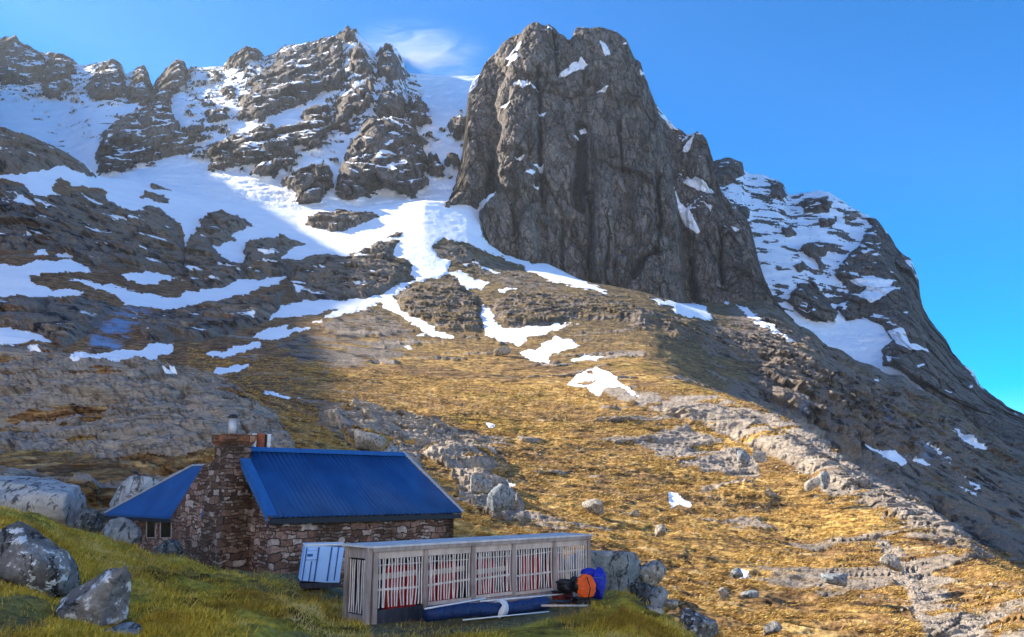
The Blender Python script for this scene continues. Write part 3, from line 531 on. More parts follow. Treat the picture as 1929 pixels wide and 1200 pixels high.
snow = np.maximum(.9 * smooth(-2, 2, aS), .8 * smooth(.66, .85, nz) * smooth(.05, .3, fbm(P, .05, 4, 38)) * smooth(230, 150, PY))
snow = np.maximum(snow, .85 * smooth(.5, .75, nz) * smooth(.0, .25, fbm(P, .05, 4, 39)) * smooth(1255, 1275, PX) * smooth(480, 400, PY))
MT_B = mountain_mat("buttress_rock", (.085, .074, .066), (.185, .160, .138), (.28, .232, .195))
r, c = PX.shape
struct(mesh_np("mountain_buttress", V.reshape(-1, 3), grid_faces(r, c), MT_B, dict(snow=snow, pale=np.zeros(r * c), crack_shade=crack_shadeB)))

# ---- the ridge falling to the right
SKY_R = [(1200,150),(1250,215),(1300,270),(1338,300),(1350,306),(1362,303),(1372,299),(1385,304),(1399,308),(1402,322),(1412,327),(1438,329),(1452,336),(1466,340),(1476,350),(1483,366),(1495,366),(1510,363),(1530,361),(1543,359),(1560,362),(1575,370),(1590,380),(1600,390),(1615,396),(1628,402),(1645,412),(1660,425),(1675,445),(1688,465),(1700,480),(1716,488),(1722,505),(1732,530),(1733,555),(1738,575),(1750,600),(1765,620),(1782,640),(1795,668),(1815,688),(1834,700),(1845,725),(1862,740),(1880,752),(1898,768),(1929,780),(2100,880),(2300,990),(2500,1090)]
R_RIGHT = [[(1350,300),(1375,295),(1402,306),(1403,330),(1380,345),(1360,352),(1345,345)], [(1450,340),(1476,342),(1484,368),(1470,378),(1448,368)], [(1386,394),(1405,390),(1416,404),(1408,414),(1388,410)],
 [(1582,500),(1610,470),(1640,430),(1625,412),(1655,412),(1700,475),(1735,540),(1740,580),(1790,650),(1850,730),(1960,800),(1960,900),(1850,820),(1780,765),(1720,720),(1690,700),(1665,690),(1660,660),(1680,640),(1660,615),(1625,600),(1590,605),(1575,580),(1600,545),(1570,520)],
 [(1480,570),(1500,535),(1530,530),(1560,560),(1578,590),(1570,605),(1530,600),(1510,590)], [(1505,470),(1520,455),(1560,455),(1570,470),(1540,490)], [(1585,410),(1610,398),(1628,405),(1600,418)], [(1500,380),(1530,372),(1570,380),(1560,400),(1520,400)],[(1540,410),(1580,405),(1575,425),(1545,428)], [(1470,430),(1490,425),(1500,445),(1478,450)], [(1490,500),(1510,490),(1522,505),(1505,515)],[(1540,470),(1555,500),(1550,520),(1538,495)]]
S_RIGHT = [[(1600,528),(1655,525),(1690,535),(1660,550),(1620,545)], [(1615,560),(1650,535),(1700,548),(1680,555),(1640,575)], [(1668,520),(1680,516),(1690,520)], [(1690,588),(1715,588),(1710,592)], [(1672,625),(1700,620),(1715,650),(1750,660),(1755,667),(1710,662),(1690,650)], [(1728,695),(1742,688),(1745,692),(1732,700)], [(1822,730),(1830,727),(1832,735)], [(1770,737),(1800,742),(1790,746)], [(1660,430),(1675,440),(1668,445)], [(1910,775),(1920,785),(1912,785)], [(1640,485),(1660,480),(1655,488)], [(1620,440),(1600,442),(1612,432)]]
fR_, fS_ = raster(R_RIGHT), raster(S_RIGHT)
px = cols(1200, 2500, 1.8); NX = [1200,1250,1400,1500,1600,1700,1800,1929,2300,2500]
top, topY = lin(TOP, px), lin(TOPY, px); sk = lin(SKY_R, px)
s3, = tab(px, NX, [1180,1180,1200,1180,1130,1040,920,800,640,560]); m1, m2 = tab(px, NX, [400,420,450,490,560,625,735,818,1010,1110], [960,960,960,930,870,790,720,655,500,430])
m1 = np.clip(m1, sk + 6, top - 6)
ridge = [(top + 30, topY + 30), (m1, m2), (sk, s3), (sk + 4, s3 + 25), (sk + 110, s3 + 300)]
PX, PY, Y, T = profile(px, ridge, [110, 130, 4, 5]); Y = np.exp(blur(np.log(Y), 4)); P = unp(PX, PY, Y).astype(np.float32)
n1 = fbm(P, .035, 4, 41); n2 = fbm(P, .035, 4, 42)
a, b = PX + 9 * n1, PY + 7 * n2; aR, aS = samp(fR_, a, b), samp(fS_, a, b)
crag = fbm(P, (.03, .03, .012), 5, 43, .55, True); led = fbm(P, (.018, .018, .11), 4, 44, .6); mid = fbm(P, .04, 5, 45)
rm = smooth(-3, 5, aR)
Pw = P + 8 * np.stack([fbm(P, (.03, .03, .02), 4, 60 + k_) for k_ in range(3)], -1); k1, k2 = cells(Pw, (.024, .02, .014), 6), cells(Pw, (.07, .05, .05), 7)
d = rm * (18 * (1 - np.exp(-np.maximum(aR, 0) / 6)) + 5 * crag + 13 * k1[0] + 10 * k1[1] + 5.5 * k2[0] + 4 * k2[1] - 4 * smooth(.1, 0, k1[2])) + 4 * mid + 3 * led
d *= (smooth(0, .3, T) * smooth(2.3, 1.9, T))[:, None]
dirn = -unp(PX, PY, np.ones_like(PX)); dirn[..., 2] *= .35; dirn /= np.linalg.norm(dirn, axis=-1, keepdims=True)
V = P + (d[..., None] * dirn).astype(np.float32); V[..., 2] += (2.0 * fbm(P, .1, 4, 46) * smooth(1.5, 2, T)[:, None]).astype(np.float32)
N = grid_normals(blur(V, 1)); nz = N[..., 2]; br = fbm(P, .05, 4, 47); hz = fbm(P, (.03, .03, .15), 4, 48)
pt = smooth(.02, .14, fbm(P + 6 * mid[..., None], (.026, .026, .07), 6, 49, .68) + .25 * led) * smooth(640, 560, PY)
snow = np.clip((1 - rm) * (1 - .95 * pt) * (1 - .7 * smooth(.6, .38, nz + .2 * hz) * smooth(-.1, .3, br)) + rm * .8 * smooth(.66, .84, nz + .25 * hz) * smooth(-.05, .25, br) * smooth(1760, 1640, PX), 0, 1)
snow = np.maximum(snow, .9 * smooth(-2, 2, aS))
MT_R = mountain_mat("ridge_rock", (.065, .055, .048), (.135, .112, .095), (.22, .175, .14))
pale = np.zeros_like(PX); pale = .8 * samp(raster([[(1600,402),(1612,394),(1632,404),(1624,414),(1598,412)], [(1518,363),(1545,357),(1565,362),(1560,368),(1525,370)]]), a, b).clip(-2, 3) / 3
r, c = PX.shape
struct(mesh_np("mountain_ridge", V.reshape(-1, 3), grid_faces(r, c), MT_R, dict(snow=snow, pale=pale.clip(0, 1))))

# ---- the mountain arm to the left of the view: it stands between the sun and the hut
crest = [np.array([-440., 20, 60]), np.array([-440., 95, 230]), np.array([-440., 130, 296]), np.array([-440., 200, 288]), np.array([-440., 212, 276])]
for bx, by, bY_, xo in [(905,965,62,-440),(770,870,95,-445),(650,770,150,-450),(612,690,215,-455),(590,620,320,-500),(650,482,520,-640),(560,430,620,-700),(395,325,760,-840),(450,205,1000,-1050)]:
    q = unp(bx, by, bY_); crest.append(q + SD * ((xo - q[0]) / SD[0]))
crest.append(crest[-1] + np.array([-150, 500, 60])); cr = np.array(crest)
s = np.concatenate([[0], np.cumsum(np.linalg.norm(np.diff(cr, axis=0), axis=1))]); ss = np.arange(0, s[-1], 7.0)
cr = np.stack([np.interp(ss, s, cr[:, k]) for k in range(3)], 1)
rows = []
for f, dx in [(0, .42), (.15, .36), (.4, .24), (.7, .1), (.9, .03), (1, 0), (.93, -.12), (.6, -.7), (0, -2.0)]:
    q = cr.copy(); q[:, 0] += cr[:, 2] * dx; q[:, 2] = -40 + (cr[:, 2] + 40) * f; rows.append(q)
tt = np.linspace(0, 8, 90); P = pchip(np.arange(9.0), np.stack(rows), tt).astype(np.float32)
d = 14 * fbm(P, (.02, .02, .008), 5, 51, .55, True); V = P.copy(); wgt = smooth(0, 2, np.abs(tt - 5))[:, None]; V[..., 0] += d * wgt; V[..., 2] += 3 * fbm(P, .03, 3, 52)
nz = grid_normals(V)[..., 2]; snow = smooth(.55, .75, np.abs(nz)) * smooth(150, 260, V[..., 2])
struct(mesh_np("mountain_arm", V.reshape(-1, 3), grid_faces(*V.shape[:2]), MT_M, dict(snow=snow, pale=np.zeros(snow.size))))

# ---- the grassy knoll in the foreground
px = cols(-560, 2300, 3.0, 14)
GX = [-560,0,200,400,640,900,1150,1230,1300,1400,1600,2300]
g_ = lambda a, b: tuple(tab(px, GX, a, b))
knoll = [(np.full(px.shape, 2600.), np.full(px.shape, 1.6)), g_([1500] * 12, [4.5] * 12),
 g_([1200,1200,1200,1200,1200,1200,1200,1225,1255,1330,1440,1640], [7.5,8,9.5,10.5,12.5,13,13.2,13.2,13,11,8.5,6.5]),
 g_([940,965,1022,1073,1108,1112,1108,1142,1192,1260,1400,1600], [17,18,20.5,23,21,20,19.6,18,16,14,11,9]),
 g_([1000,1010,1062,1084,1104,1118,1150,1210,1275,1330,1470,1650], [26,26,28,30,29,29,27,25,23,21,17,14]),
 g_([1090,1085,1090,1096,1116,1150,1190,1260,1320,1380,1480,1660], [36,36,36,36,38,38,38,37,36,34,30,24]),
 g_([1136,1090,1090,1100,1130,1160,1200,1260,1310,1340,1400,1460], [44,44,44,44,48,50,52,54,54,54,52,48])]
PX, PY, Y, T = profile(px, knoll, [12, 22, 110, 40, 24, 10])
Y = np.exp(blur(np.log(Y), 4)); P = unp(PX, PY, Y).astype(np.float32)
hum = fbm(P, (.5, .5, .5), 4, 61); fine = fbm(P, (2.2, 2.2, 2.2), 4, 62)
FLAT = smooth(-25, 15, samp(raster([[(600,1230),(630,1095),(1150,1085),(1175,1150),(1000,1230)]]), PX, PY)); FLAT = np.maximum(FLAT, .45 * smooth(-25, 10, samp(raster([[(-30,1010),(150,1020),(260,1070),(260,1230),(-30,1230)]]), PX, PY)))
V = P.copy(); V[..., 2] -= .09 * FLAT * smooth(40, 30, Y); V[..., 2] += (1 - .8 * FLAT) * (.42 * hum + .14 * np.abs(fine) + .06 * fine) * smooth(0, 1, T)[:, None] * smooth(44, 30, Y)
BARE = raster([[(470,1085),(560,1092),(660,1105),(640,1125),(560,1108),(440,1088)], [(690,1160),(1100,1120),(1120,1140),(900,1185),(700,1200)]])
def knoll_mat():
    m = M("knoll_turf"); P = m.pos
    a = m.noise(P, .9, 6, .65); b = m.noise(P, 9.0, 6, .7); c = m.noise(P, .35, 3)
    g = m.ramp(a, [(.36, (.09, .05, .006)), (.48, (.36, .25, .02)), (.58, (.56, .40, .045)), (.72, (.60, .42, .10))])
    g = m.mix(m.step(b, .3, .62, .7, 0), g, (.05, .042, .012))
    g = m.mix(m.step(c, .5, .66, 0, .6), g, m.ramp(b, [(.35, (.06, .045, .02)), (.65, (.22, .17, .08))]))
    g = m.mix(m.attr("bare"), g, m.ramp(b, [(.35, (.05, .045, .025)), (.65, (.17, .15, .10))]))
    return m.out(g, .9, m.bump(m.math('ADD', m.math('MULTIPLY', b, .06), m.math('MULTIPLY', a, .12)), 1.0, .9), spec=.15)
struct(mesh_np("ground", V.reshape(-1, 3), grid_faces(*PX.shape), knoll_mat(), dict(bare=.85 * smooth(-4, 4, samp(BARE, PX + 8 * hum, PY + 6 * fine)))))
KNOLL = (PX, PY, V)
def ground_z(x, y):
    """height of the knoll mesh under a point (nearest vertex)"""
    P = KNOLL[2]; k = np.argmin((P[..., 0] - x) ** 2 + (P[..., 1] - y) ** 2); return float(P.reshape(-1, 3)[k, 2])

# ---- unseen opposite hillside behind the viewer, raised and snowed for bounce light
gx, gy = np.meshgrid(np.linspace(-1400, 1500, 150), np.linspace(-4, -1500, 110)); gP = np.stack([gx, gy, 0 * gx], -1).astype(np.float32)
gz = -2 - 118 * smooth(-4, -300, gy) + 860 * smooth(-240, -1200, gy) + (14 * fbm(gP, .006, 5, 81) + 3 * fbm(gP, .03, 4, 82)) * smooth(-10, -120, gy); gP[..., 2] = gz
struct(mesh_np("bounce_slope", gP.reshape(-1, 3), grid_faces(*gx.shape), MT_H, dict(snow=smooth(-.55, -.2, fbm(gP, .01, 4, 83)) * smooth(-60, -200, gy), grass=np.ones(gx.size), pale=np.zeros(gx.size), ice=np.zeros(gx.size), heath=np.zeros(gx.size), crack_shade=np.zeros(gx.size), far=np.full(gx.size, .4))))
# ================================================================== MATERIALS OF THE THINGS
def stone_wall_mat(name, cols4, mort=(.035, .03, .026)):
    m = M(name); v = m.tc
    nz = m.n.new("ShaderNodeTexNoise"); nz.inputs["Scale"].default_value = 1.6; nz.inputs["Detail"].default_value = 4; m.L(v, nz.inputs["Vector"])
    wv = m.n.new("ShaderNodeVectorMath"); wv.operation = 'MULTIPLY_ADD'; m.L(nz.outputs["Color"], wv.inputs[0]); wv.inputs[1].default_value = (.46, .46, .46); m.L(v, wv.inputs[2])
    d1 = m.n.new("ShaderNodeVectorMath"); d1.operation = 'DOT_PRODUCT'; m.L(wv.outputs[0], d1.inputs[0]); d1.inputs[1].default_value = (0, 1.41421, 0)
    sz = m.n.new("ShaderNodeSeparateXYZ"); m.L(wv.outputs[0], sz.inputs[0]); cb = m.n.new("ShaderNodeCombineXYZ"); m.L(d1.outputs["Value"], cb.inputs[0]); m.L(sz.outputs[2], cb.inputs[1])
    def bricks(w_, h_, off):
        k = m.n.new("ShaderNodeTexBrick"); k.offset = .43; k.offset_frequency = 2; k.squash = 1.6; k.squash_frequency = 3; m.L(m.mapv(cb.outputs[0], (1, 1, 1), loc=(off, off * 1.7, 0)), k.inputs["Vector"])
        for nm, vv in (("Scale", 1.0), ("Mortar Size", .022), ("Mortar Smooth", .6), ("Bias", 0.0), ("Brick Width", w_), ("Row Height", h_)): k.inputs[nm].default_value = vv
        k.inputs["Color1"].default_value = (0, 0, 0, 1); k.inputs["Color2"].default_value = (1, 1, 1, 1); k.inputs["Mortar"].default_value = (.5, .5, .5, 1)
        q_ = m.n.new("ShaderNodeSeparateColor"); m.L(k.outputs["Color"], q_.inputs[0]); return q_.outputs[0], k.outputs["Fac"]
    c1, e1 = bricks(.46, .25, 0); c2, e2 = bricks(.26, .125, 3.3)
    which = m.step(m.noise(m.tc, 1.1, 3), .49, .51)
    rndc = m.mix(which, c1, c2); sp_ = m.n.new("ShaderNodeSeparateColor"); m.L(rndc, sp_.inputs[0])
    me_ = m.mix(which, e1, e2); se_ = m.n.new("ShaderNodeSeparateColor"); m.L(me_, se_.inputs[0]); e = m.math('SUBTRACT', 1.0, se_.outputs[0])
    class sp: outputs = [sp_.outputs[0], sp_.outputs[0]]
    col = m.ramp(sp.outputs[0], [(.05, cols4[0]), (.35, cols4[1]), (.65, cols4[2]), (.95, cols4[3])])
    fn = m.noise(m.tc, 7.0, 6, .7); col = m.mix(m.step(fn, .3, .75, .65, 0), col, (.03, .026, .022))
    col = m.mix(m.step(e, .1, .8, 1, 0), col, mort)
    damp = m.noise(m.tc, .55, 3); col = m.mix(m.step(damp, .46, .62, 0, .65), col, (.05, .03, .02))
    h = m.math('ADD', m.step(e, 0, 1, 0, .06), m.math('MULTIPLY', m.math('ADD', fn, sp.outputs[1]), .035))
    return m.out(col, .9, m.bump(h, 1.0, 1.0), spec=.15)
def rock_mat(name, a, b, c, lichen=.5, blotch=(.62, .62, .60), sc=1.0):
    m = M(name); P = m.tc
    n = m.noise(P, 2.2 * sc, 7, .68); f = m.noise(P, 11 * sc, 5, .7); k = m.noise(m.mapv(P, (3 * sc, 1.6 * sc, 1.6 * sc), (.4, .6, .2)), 1.0, 6, .7, 1.2)
    col = m.ramp(n, [(.32, a), (.5, b), (.68, c)])
    col = m.mix(m.step(k, .47, .40, 0, .9), col, tuple(x * .22 for x in a))
    col = m.mix(m.step(m.noise(P, 4.6 * sc, 7, .74, .3), .555, .585, 0, lichen), col, blotch)
    col = m.mix(m.step(f, .62, .7, 0, lichen * .8), col, (.02, .02, .02))
    return m.out(col, .85, m.bump(m.math('ADD', m.math('MULTIPLY', n, .12), m.math('MULTIPLY', f, .035)), 1.0, 1.0), spec=.2)
MT_WALL = stone_wall_mat("rubble_stone", [(.13, .062, .042), (.30, .155, .11), (.44, .27, .21), (.64, .51, .45)])
MT_CHIM = stone_wall_mat("chimney_stone", [(.08, .042, .03), (.19, .105, .07), (.30, .19, .14), (.50, .40, .35)])
MT_BRICK = stone_wall_mat("cap_brick", [(.30, .10, .045), (.40, .15, .07), (.50, .21, .10), (.42, .28, .20)], (.06, .04, .03))
def metal_roof():
    m = M("blue_roof_sheet"); n = m.noise(m.tc, 1.1, 5, .6); f = m.noise(m.tc, 14, 4, .6)
    col = m.ramp(n, [(.3, (.007, .048, .175)), (.7, (.013, .076, .24))]); col = m.mix(m.step(f, .62, .8, 0, .3), col, (.02, .05, .12))
    return m.out(col, .6, m.bump(f, .003), spec=.25)
MT_ROOF = metal_roof(); MT_TRIM = simple("blue_trim", (.02, .095, .28), .45, .15)
MT_DARK = simple("dark_fascia", (.012, .014, .022), .6); MT_GALV = simple("galvanised_steel", (.42, .42, .43), .45, .15, 8, .4)
MT_BLACK = simple("black_plastic", (.010, .010, .011), .45); MT_TERRA = simple("terracotta", (.30, .085, .04), .8)
MT_WHITE = simple("white_paint", (.68, .69, .70), .55, .12); MT_GLASS = simple("dark_glass", (.006, .007, .01), .12, .1)
def timber(name, a, b):
    m = M(name); g = m.noise(m.mapv(m.tc, (9, 9, 1.6)), 1.0, 6, .65); s = m.noise(m.tc, 1.6, 4)
    col = m.ramp(g, [(.3, a), (.7, b)]); col = m.mix(m.step(s, .5, .7, 0, .5), col, tuple(c * .5 for c in a))
    return m.out(col, .8, m.bump(g, .006), spec=.2)
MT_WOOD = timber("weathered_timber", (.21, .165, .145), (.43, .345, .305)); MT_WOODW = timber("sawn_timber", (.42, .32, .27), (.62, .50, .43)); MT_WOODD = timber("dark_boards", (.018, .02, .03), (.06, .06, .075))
MT_ROOFB = timber("silvered_board", (.40, .385, .385), (.62, .60, .60))
MT_BAR = simple("pale_rods", (.62, .55, .51), .5, .25, 5); MT_RED = simple("red_paint", (.42, .018, .012), .4, .3, 3)
MT_TARP = simple("navy_tarpaulin", (.012, .028, .10), .5, .35, 7, bd=.05); MT_ORANGE = simple("orange_nylon", (.75, .10, .012), .55, .15, 9, bd=.07)
MT_BLUE = simple("royal_blue_nylon", (.012, .022, .36), .45, .25, 9, bd=.07); MT_PALEB = simple("pale_blue_panel", (.33, .55, .92), .5, .1, 3); MT_STRAP = simple("blue_strap", (.03, .10, .30), .6)
MT_CLOTH = simple("white_cloth", (.62, .64, .66), .85, .1)

# ================================================================== THE HUT
D = Vector((math.sin(R(45)), math.cos(R(45)), 0)); G = Vector((-D.y, D.x, 0)); UP = Vector((0, 0, 1))
E1 = W(510, 975, 31)
def ray(px, py): return Vector(unp(px, py, 1.0))
def on_plane(px, py, p0, n): r = ray(px, py); return r * (Vector(p0).dot(n) / r.dot(n))
def along(px, p0, d, lo=-20., hi=60.):
    """point on the line p0 + s d seen at column px (level or sloping lines)"""
    f = lambda s: (lambda q: 964.5 + F * q.x / (q.y * CP + q.z * SP) - px)(p0 + d * s)
    a = f(lo)
    for _ in range(60):
        mid_ = (lo + hi) / 2
        if (f(mid_) > 0) == (a > 0): lo = mid_
        else: hi = mid_
    return p0 + d * lo
E2 = along(870, E1, D)
A1 = W(447, 843, along(447, E1, G).y); hw = (A1 - E1).dot(G); A2 = along(758, A1, D)
E1b = E1 + G * 2 * hw; E2b = E2 + G * 2 * hw; GZ = -4.3
hut = thing("mountain_hut", "stone hut with corrugated blue metal roof and tall chimney on its near gable", "hut", (E1.x, E1.y, GZ)); HB = Vector((E1.x, E1.y, GZ))
def L(p): return Vector(p) - HB
def corr(name, a, b, c, d_, pitch, amp, mat):
    """corrugated sheet: a-b eave, d_-c ridge; the waves run across a-b"""
    a, b, c, d_ = L(a), L(b), L(c), L(d_); n = (b - a).cross(d_ - a).normalized(); n = n if n.z > 0 else -n
    k = int((b - a).length / pitch * 8); u = np.linspace(0, 1, k); rows = []
    ln = (b - a).length
    for t in (0, .5, 1):
        lo, hi = a.lerp(d_, t), b.lerp(c, t); l2 = (hi - lo).length
        ph = (lo - a).dot((b - a).normalized())
        rows.append([tuple(lo.lerp(hi, x) + n * amp * math.sin(2 * math.pi * (ph + x * l2) / pitch)) for x in u])
    V = np.array(rows).reshape(-1, 3); o = mesh_np(name, V, grid_faces(3, k), mat); o.parent = hut
    so = o.modifiers.new("thickness", 'SOLIDIFY'); so.thickness = .012
    return o
front = corr("roof", E1, E2, A2, A1, .21, .042, MT_ROOF)
corr("roof", E2b, E1b, A1, A2, .21, .030, MT_ROOF)
bm = bmesh.new(); add_poly_prism(bm, [L(E2 + UP * .01), L(E2b + UP * .01), L(A2 + UP * .01)], -UP * .05); obj("roof_hip", bm, MT_ROOF, hut)
nf = (E2 - E1).cross(A1 - E1).normalized(); nf = nf if nf.z > 0 else -nf
bm = bmesh.new()
for s_, e in ((1, E1), (-1, E1b)):
    n_ = (E2 - e).cross(A1 - e).normalized(); n_ = n_ if n_.z > 0 else -n_
    q = (e - A1).normalized()
    add_poly_prism(bm, [L(A1 + n_ * .05 - D * .12), L(A2 + n_ * .05 + D * .05), L(A2 + q * .24 + n_ * .045 + D * .05), L(A1 + q * .24 + n_ * .045 - D * .12)], n_ * .02)
obj("ridge_cap", bm, MT_TRIM, front)
bm = bmesh.new()
for e in (E1, E1b):
    add_poly_prism(bm, [L(A1 + UP * .10 - D * .14), L(e + UP * .10 - D * .14), L(e + UP * .10 + D * .26), L(A1 + UP * .10 + D * .26)], -UP * .03)
    add_poly_prism(bm, [L(A1 + UP * .06 - D * .15), L(e + UP * .06 - D * .15), L(e - UP * .16 - D * .15), L(A1 - UP * .2 - D * .15)], D * .03)
obj("verge_flashing", bm, MT_TRIM, front)
bm = bmesh.new(); add_poly_prism(bm, [L(A2 + UP * .10 + D * .02), L(E2 + UP * .09), L(E2 + UP * .09 + D * .12), L(A2 + UP * .10 + D * .16)], -UP * .04); obj("hip_flashing", bm, MT_GALV, front)
bm = bmesh.new(); add_poly_prism(bm, [L(E1 - UP * .05 + G * .02), L(E2 - UP * .05 + G * .02), L(E2 - UP * .24 + G * .02), L(E1 - UP * .24 + G * .02)], G * .05); obj("eave_board", bm, MT_DARK, hut)  # gutter and eave shadow both put into this dark colour
zf = Vector((0, 0, 1))
bm = bmesh.new(); a, b = E1 + D * .22 + G * .24, E2 - D * .25 + G * .24
add_poly_prism(bm, [L((a.x, a.y, GZ)), L((b.x, b.y, GZ)), L((b.x, b.y, E1.z + .1)), L((a.x, a.y, E1.z + .1))], G * .45); obj("wall", bm, MT_WALL, hut)
bm = bmesh.new(); a, b = E2 - D * .25 + G * .24, E2b - D * .25 - G * .24
add_poly_prism(bm, [L((a.x, a.y, GZ)), L((b.x, b.y, GZ)), L((b.x, b.y, E1.z + .1)), L((a.x, a.y, E1.z + .1))], -D * .45); obj("wall", bm, MT_WALL, hut)
gp = E1 + D * .25
gpts = [(507, 1125), (507, 990), (502, 979), (449, 866), (430, 857), (383, 876), (352, 926), (322, 974), (326, 1010), (345, 1040), (347, 1100)]
bm = bmesh.new(); add_poly_prism(bm, [L(on_plane(x, y, gp, D)) for x, y in gpts], D * .45); obj("gable_wall", bm, MT_WALL, hut)
# chimney stack stands proud of the gable
cc = along(428, E1 - D * .30, G)
def zy(py, Y): return (lambda q: q.z)(W(400, py, Y))
ch = bmesh.new()
def stack(bm, prof, c0):
    """prof: (z, half width along G, out along -D, in along D, shift along G)"""
    rings = []
    for z, g, o_, i_, sh in prof:
        ps = [c0 + G * (sh - g) - D * o_, c0 + G * (sh + g) - D * o_, c0 + G * (sh + g) + D * i_, c0 + G * (sh - g) + D * i_]
        rings.append([bm.verts.new(L((p.x, p.y, z))) for p in ps])
    for r0, r1 in zip(rings, rings[1:]):
        for k in range(4): bm.faces.new((r0[k], r0[(k + 1) % 4], r1[(k + 1) % 4], r1[k]))
    bm.faces.new(rings[0][::-1]); bm.faces.new(rings[-1])
cy = cc.y
stack(ch, [(GZ, .95, .62, .6, .10), (zy(1010, cy), .86, .56, .6, .08), (zy(905, cy), .78, .50, .6, .06), (zy(878, cy), .74, .46, .55, .05), (zy(866, cy), .60, .38, .5, 0), (zy(836, cy), .58, .38, .5, 0)], cc)
chimney = obj("chimney", ch, MT_CHIM, hut)
bm = bmesh.new(); stack(bm, [(zy(838, cy), .60, .41, .55, 0), (zy(832, cy), .66, .48, .62, 0), (zy(824, cy), .68, .50, .66, 0), (zy(819, cy), .68, .50, .66, 0)], cc); obj("chimney_cap", bm, MT_BRICK, chimney)
bm = bmesh.new(); p = along(427, cc, G); add_tube(bm, [L((p.x, p.y, zy(824, cy))), L((p.x, p.y, zy(787, cy)))], .15, 14); fl_ = obj("flue_pipe", bm, MT_GALV, chimney, True)
bm = bmesh.new(); add_tube(bm, [L((p.x, p.y, zy(788, cy))), L((p.x, p.y, zy(784, cy))), L((p.x, p.y, zy(781, cy)))], [.19, .19, .12], 14); obj("flue_cowl", bm, MT_BLACK, chimney)
for pxx, y0, rad, mt, nm in ((478, 817, .085, MT_WHITE, "vent_pipe"), (490, 817, .155, MT_TERRA, "chimney_pot"), (499, 819, .06, MT_BLACK, "vent_pipe"), (505, 818, .085, MT_WHITE, "vent_pipe")):
    p = along(pxx, A1 + G * .5, D); bm = bmesh.new()
    add_tube(bm, [L((p.x, p.y, A1.z - .9)), L((p.x, p.y, zy(y0, p.y) - .05)), L((p.x, p.y, zy(y0, p.y)))], [rad, rad, rad * 1.15], 12); obj(nm, bm, mt, hut, True)
# the lower wing beyond the gable
wp = E1 + D * .9
wA, wB = on_plane(326, 973, wp, D), on_plane(198, 969, wp, D); wB.z = wA.z
rp = wp + D * 1.75; wC, wR = on_plane(392, 877, rp, D), on_plane(362, 879, rp, D); wR.z = wC.z
back = D * 3.5
bm = bmesh.new(); add_poly_prism(bm, [L(wA), L(wB), L(wR), L(wC), L(wA + (wC - wR) + D * .01)][:4], -UP * .12); wing_roof = obj("wing_roof", bm, MT_ROOF, hut)
bm = bmesh.new(); add_poly_prism(bm, [L(wB + back), L(wA + back), L(wC + D * .02), L(wR + D * .02)], -UP * .12); obj("wing_roof", bm, MT_ROOF, hut)
bm = bmesh.new(); add_poly_prism(bm, [L(wB + G * .02), L(wB + back + G * .02), L(wR + G * .02)], -UP * .1); obj("wing_roof_hip", bm, MT_ROOF, hut)
bm = bmesh.new(); add_tube(bm, [L(wB + UP * .03), L(wR + UP * .04), L(wC + UP * .04)], .055, 6); obj("hip_capping", bm, MT_GALV, wing_roof)
bm = bmesh.new(); add_poly_prism(bm, [L(wA - UP * .13 - D * .02), L(wB - UP * .13 - D * .02), L(wB - UP * .27 - D * .02), L(wA - UP * .27 - D * .02)], D * .05); obj("eave_board", bm, MT_DARK, wing_roof)
q = wp + D * .3; a = on_plane(325, 990, q, D); b = on_plane(226, 990, q, D)
bm = bmesh.new(); add_poly_prism(bm, [L((a.x, a.y, GZ)), L((b.x, b.y, GZ)), L((b.x, b.y, wA.z - .1)), L((a.x, a.y, wA.z - .1))], D * .4); obj("wing_wall", bm, MT_WALL, hut)
bm = bmesh.new(); add_poly_prism(bm, [L(b + D * .01 - UP * 3), L(b + back - D * .3 - UP * 3), L((b + back - D * .3).xy.to_3d() + UP * (wA.z - .1)), L((b + D * .01).xy.to_3d() + UP * (wA.z - .1))], -G * .4); obj("wing_wall", bm, MT_WALL, hut)
q = wp + D * .27
for x0, x1, y0, y1 in ((277, 291, 981, 1012), (303, 321, 981, 1012)):
    bm = bmesh.new(); c4 = [on_plane(x, y, q, D) for x, y in ((x0 - 2, y0 - 2), (x1 + 2, y0 - 2), (x1 + 2, y1 + 2), (x0 - 2, y1 + 2))]
    add_poly_prism(bm, [L(p) for p in c4], D * .04); fr = obj("window", bm, MT_WOOD, hut)
    bm = bmesh.new(); add_poly_prism(bm, [L(on_plane(x, y, q - D * .012, D)) for x, y in ((x0, y0), (x1, y0), (x1, y1), (x0, y1))], D * .02); obj("pane", bm, MT_GLASS, fr)

# ================================================================== CYLINDER CAGE IN FRONT OF THE HUT
C0 = W(706, 1176, 14.6); C1 = W(1112, 1126, 18.3); gz0 = C0.z
ax = (C1 - C0); ax.z = 0; LEN = ax.length; ang = math.atan2(ax.y, ax.x)
cage = thing("gas_cage", "open timber cage with pale rods and a flat board roof holding red gas cylinders", "storage cage", (C0.x, C0.y, gz0), ang)
H, DEP = 1.205, .80; xs = [0.0] + [along(p_, C0 + UP * 1.0, ax.normalized(), -2., 20.) for p_ in (804, 893, 969, 1046)] + [LEN]
xs = [x if isinstance(x, float) else (x - C0).xy.to_3d().length for x in xs]
bm = bmesh.new(); add_box(bm, -.13, LEN + .07, -.05, DEP + .08, H, H + .035); obj("roof_board", bm, MT_ROOFB, cage)
bm = bmesh.new(); add_box(bm, -.09, LEN + .04, -.035, -.005, H - .062, H - .002); obj("roof_edge", bm, MT_WOOD, cage)
for i, x in enumerate(xs):
    for yy in (0, DEP):
        bm = bmesh.new(); add_box(bm, x - .045, x + .045, yy - .0, yy + .09, -.5, H, bev=.006); obj("post", bm, MT_WOOD, cage)
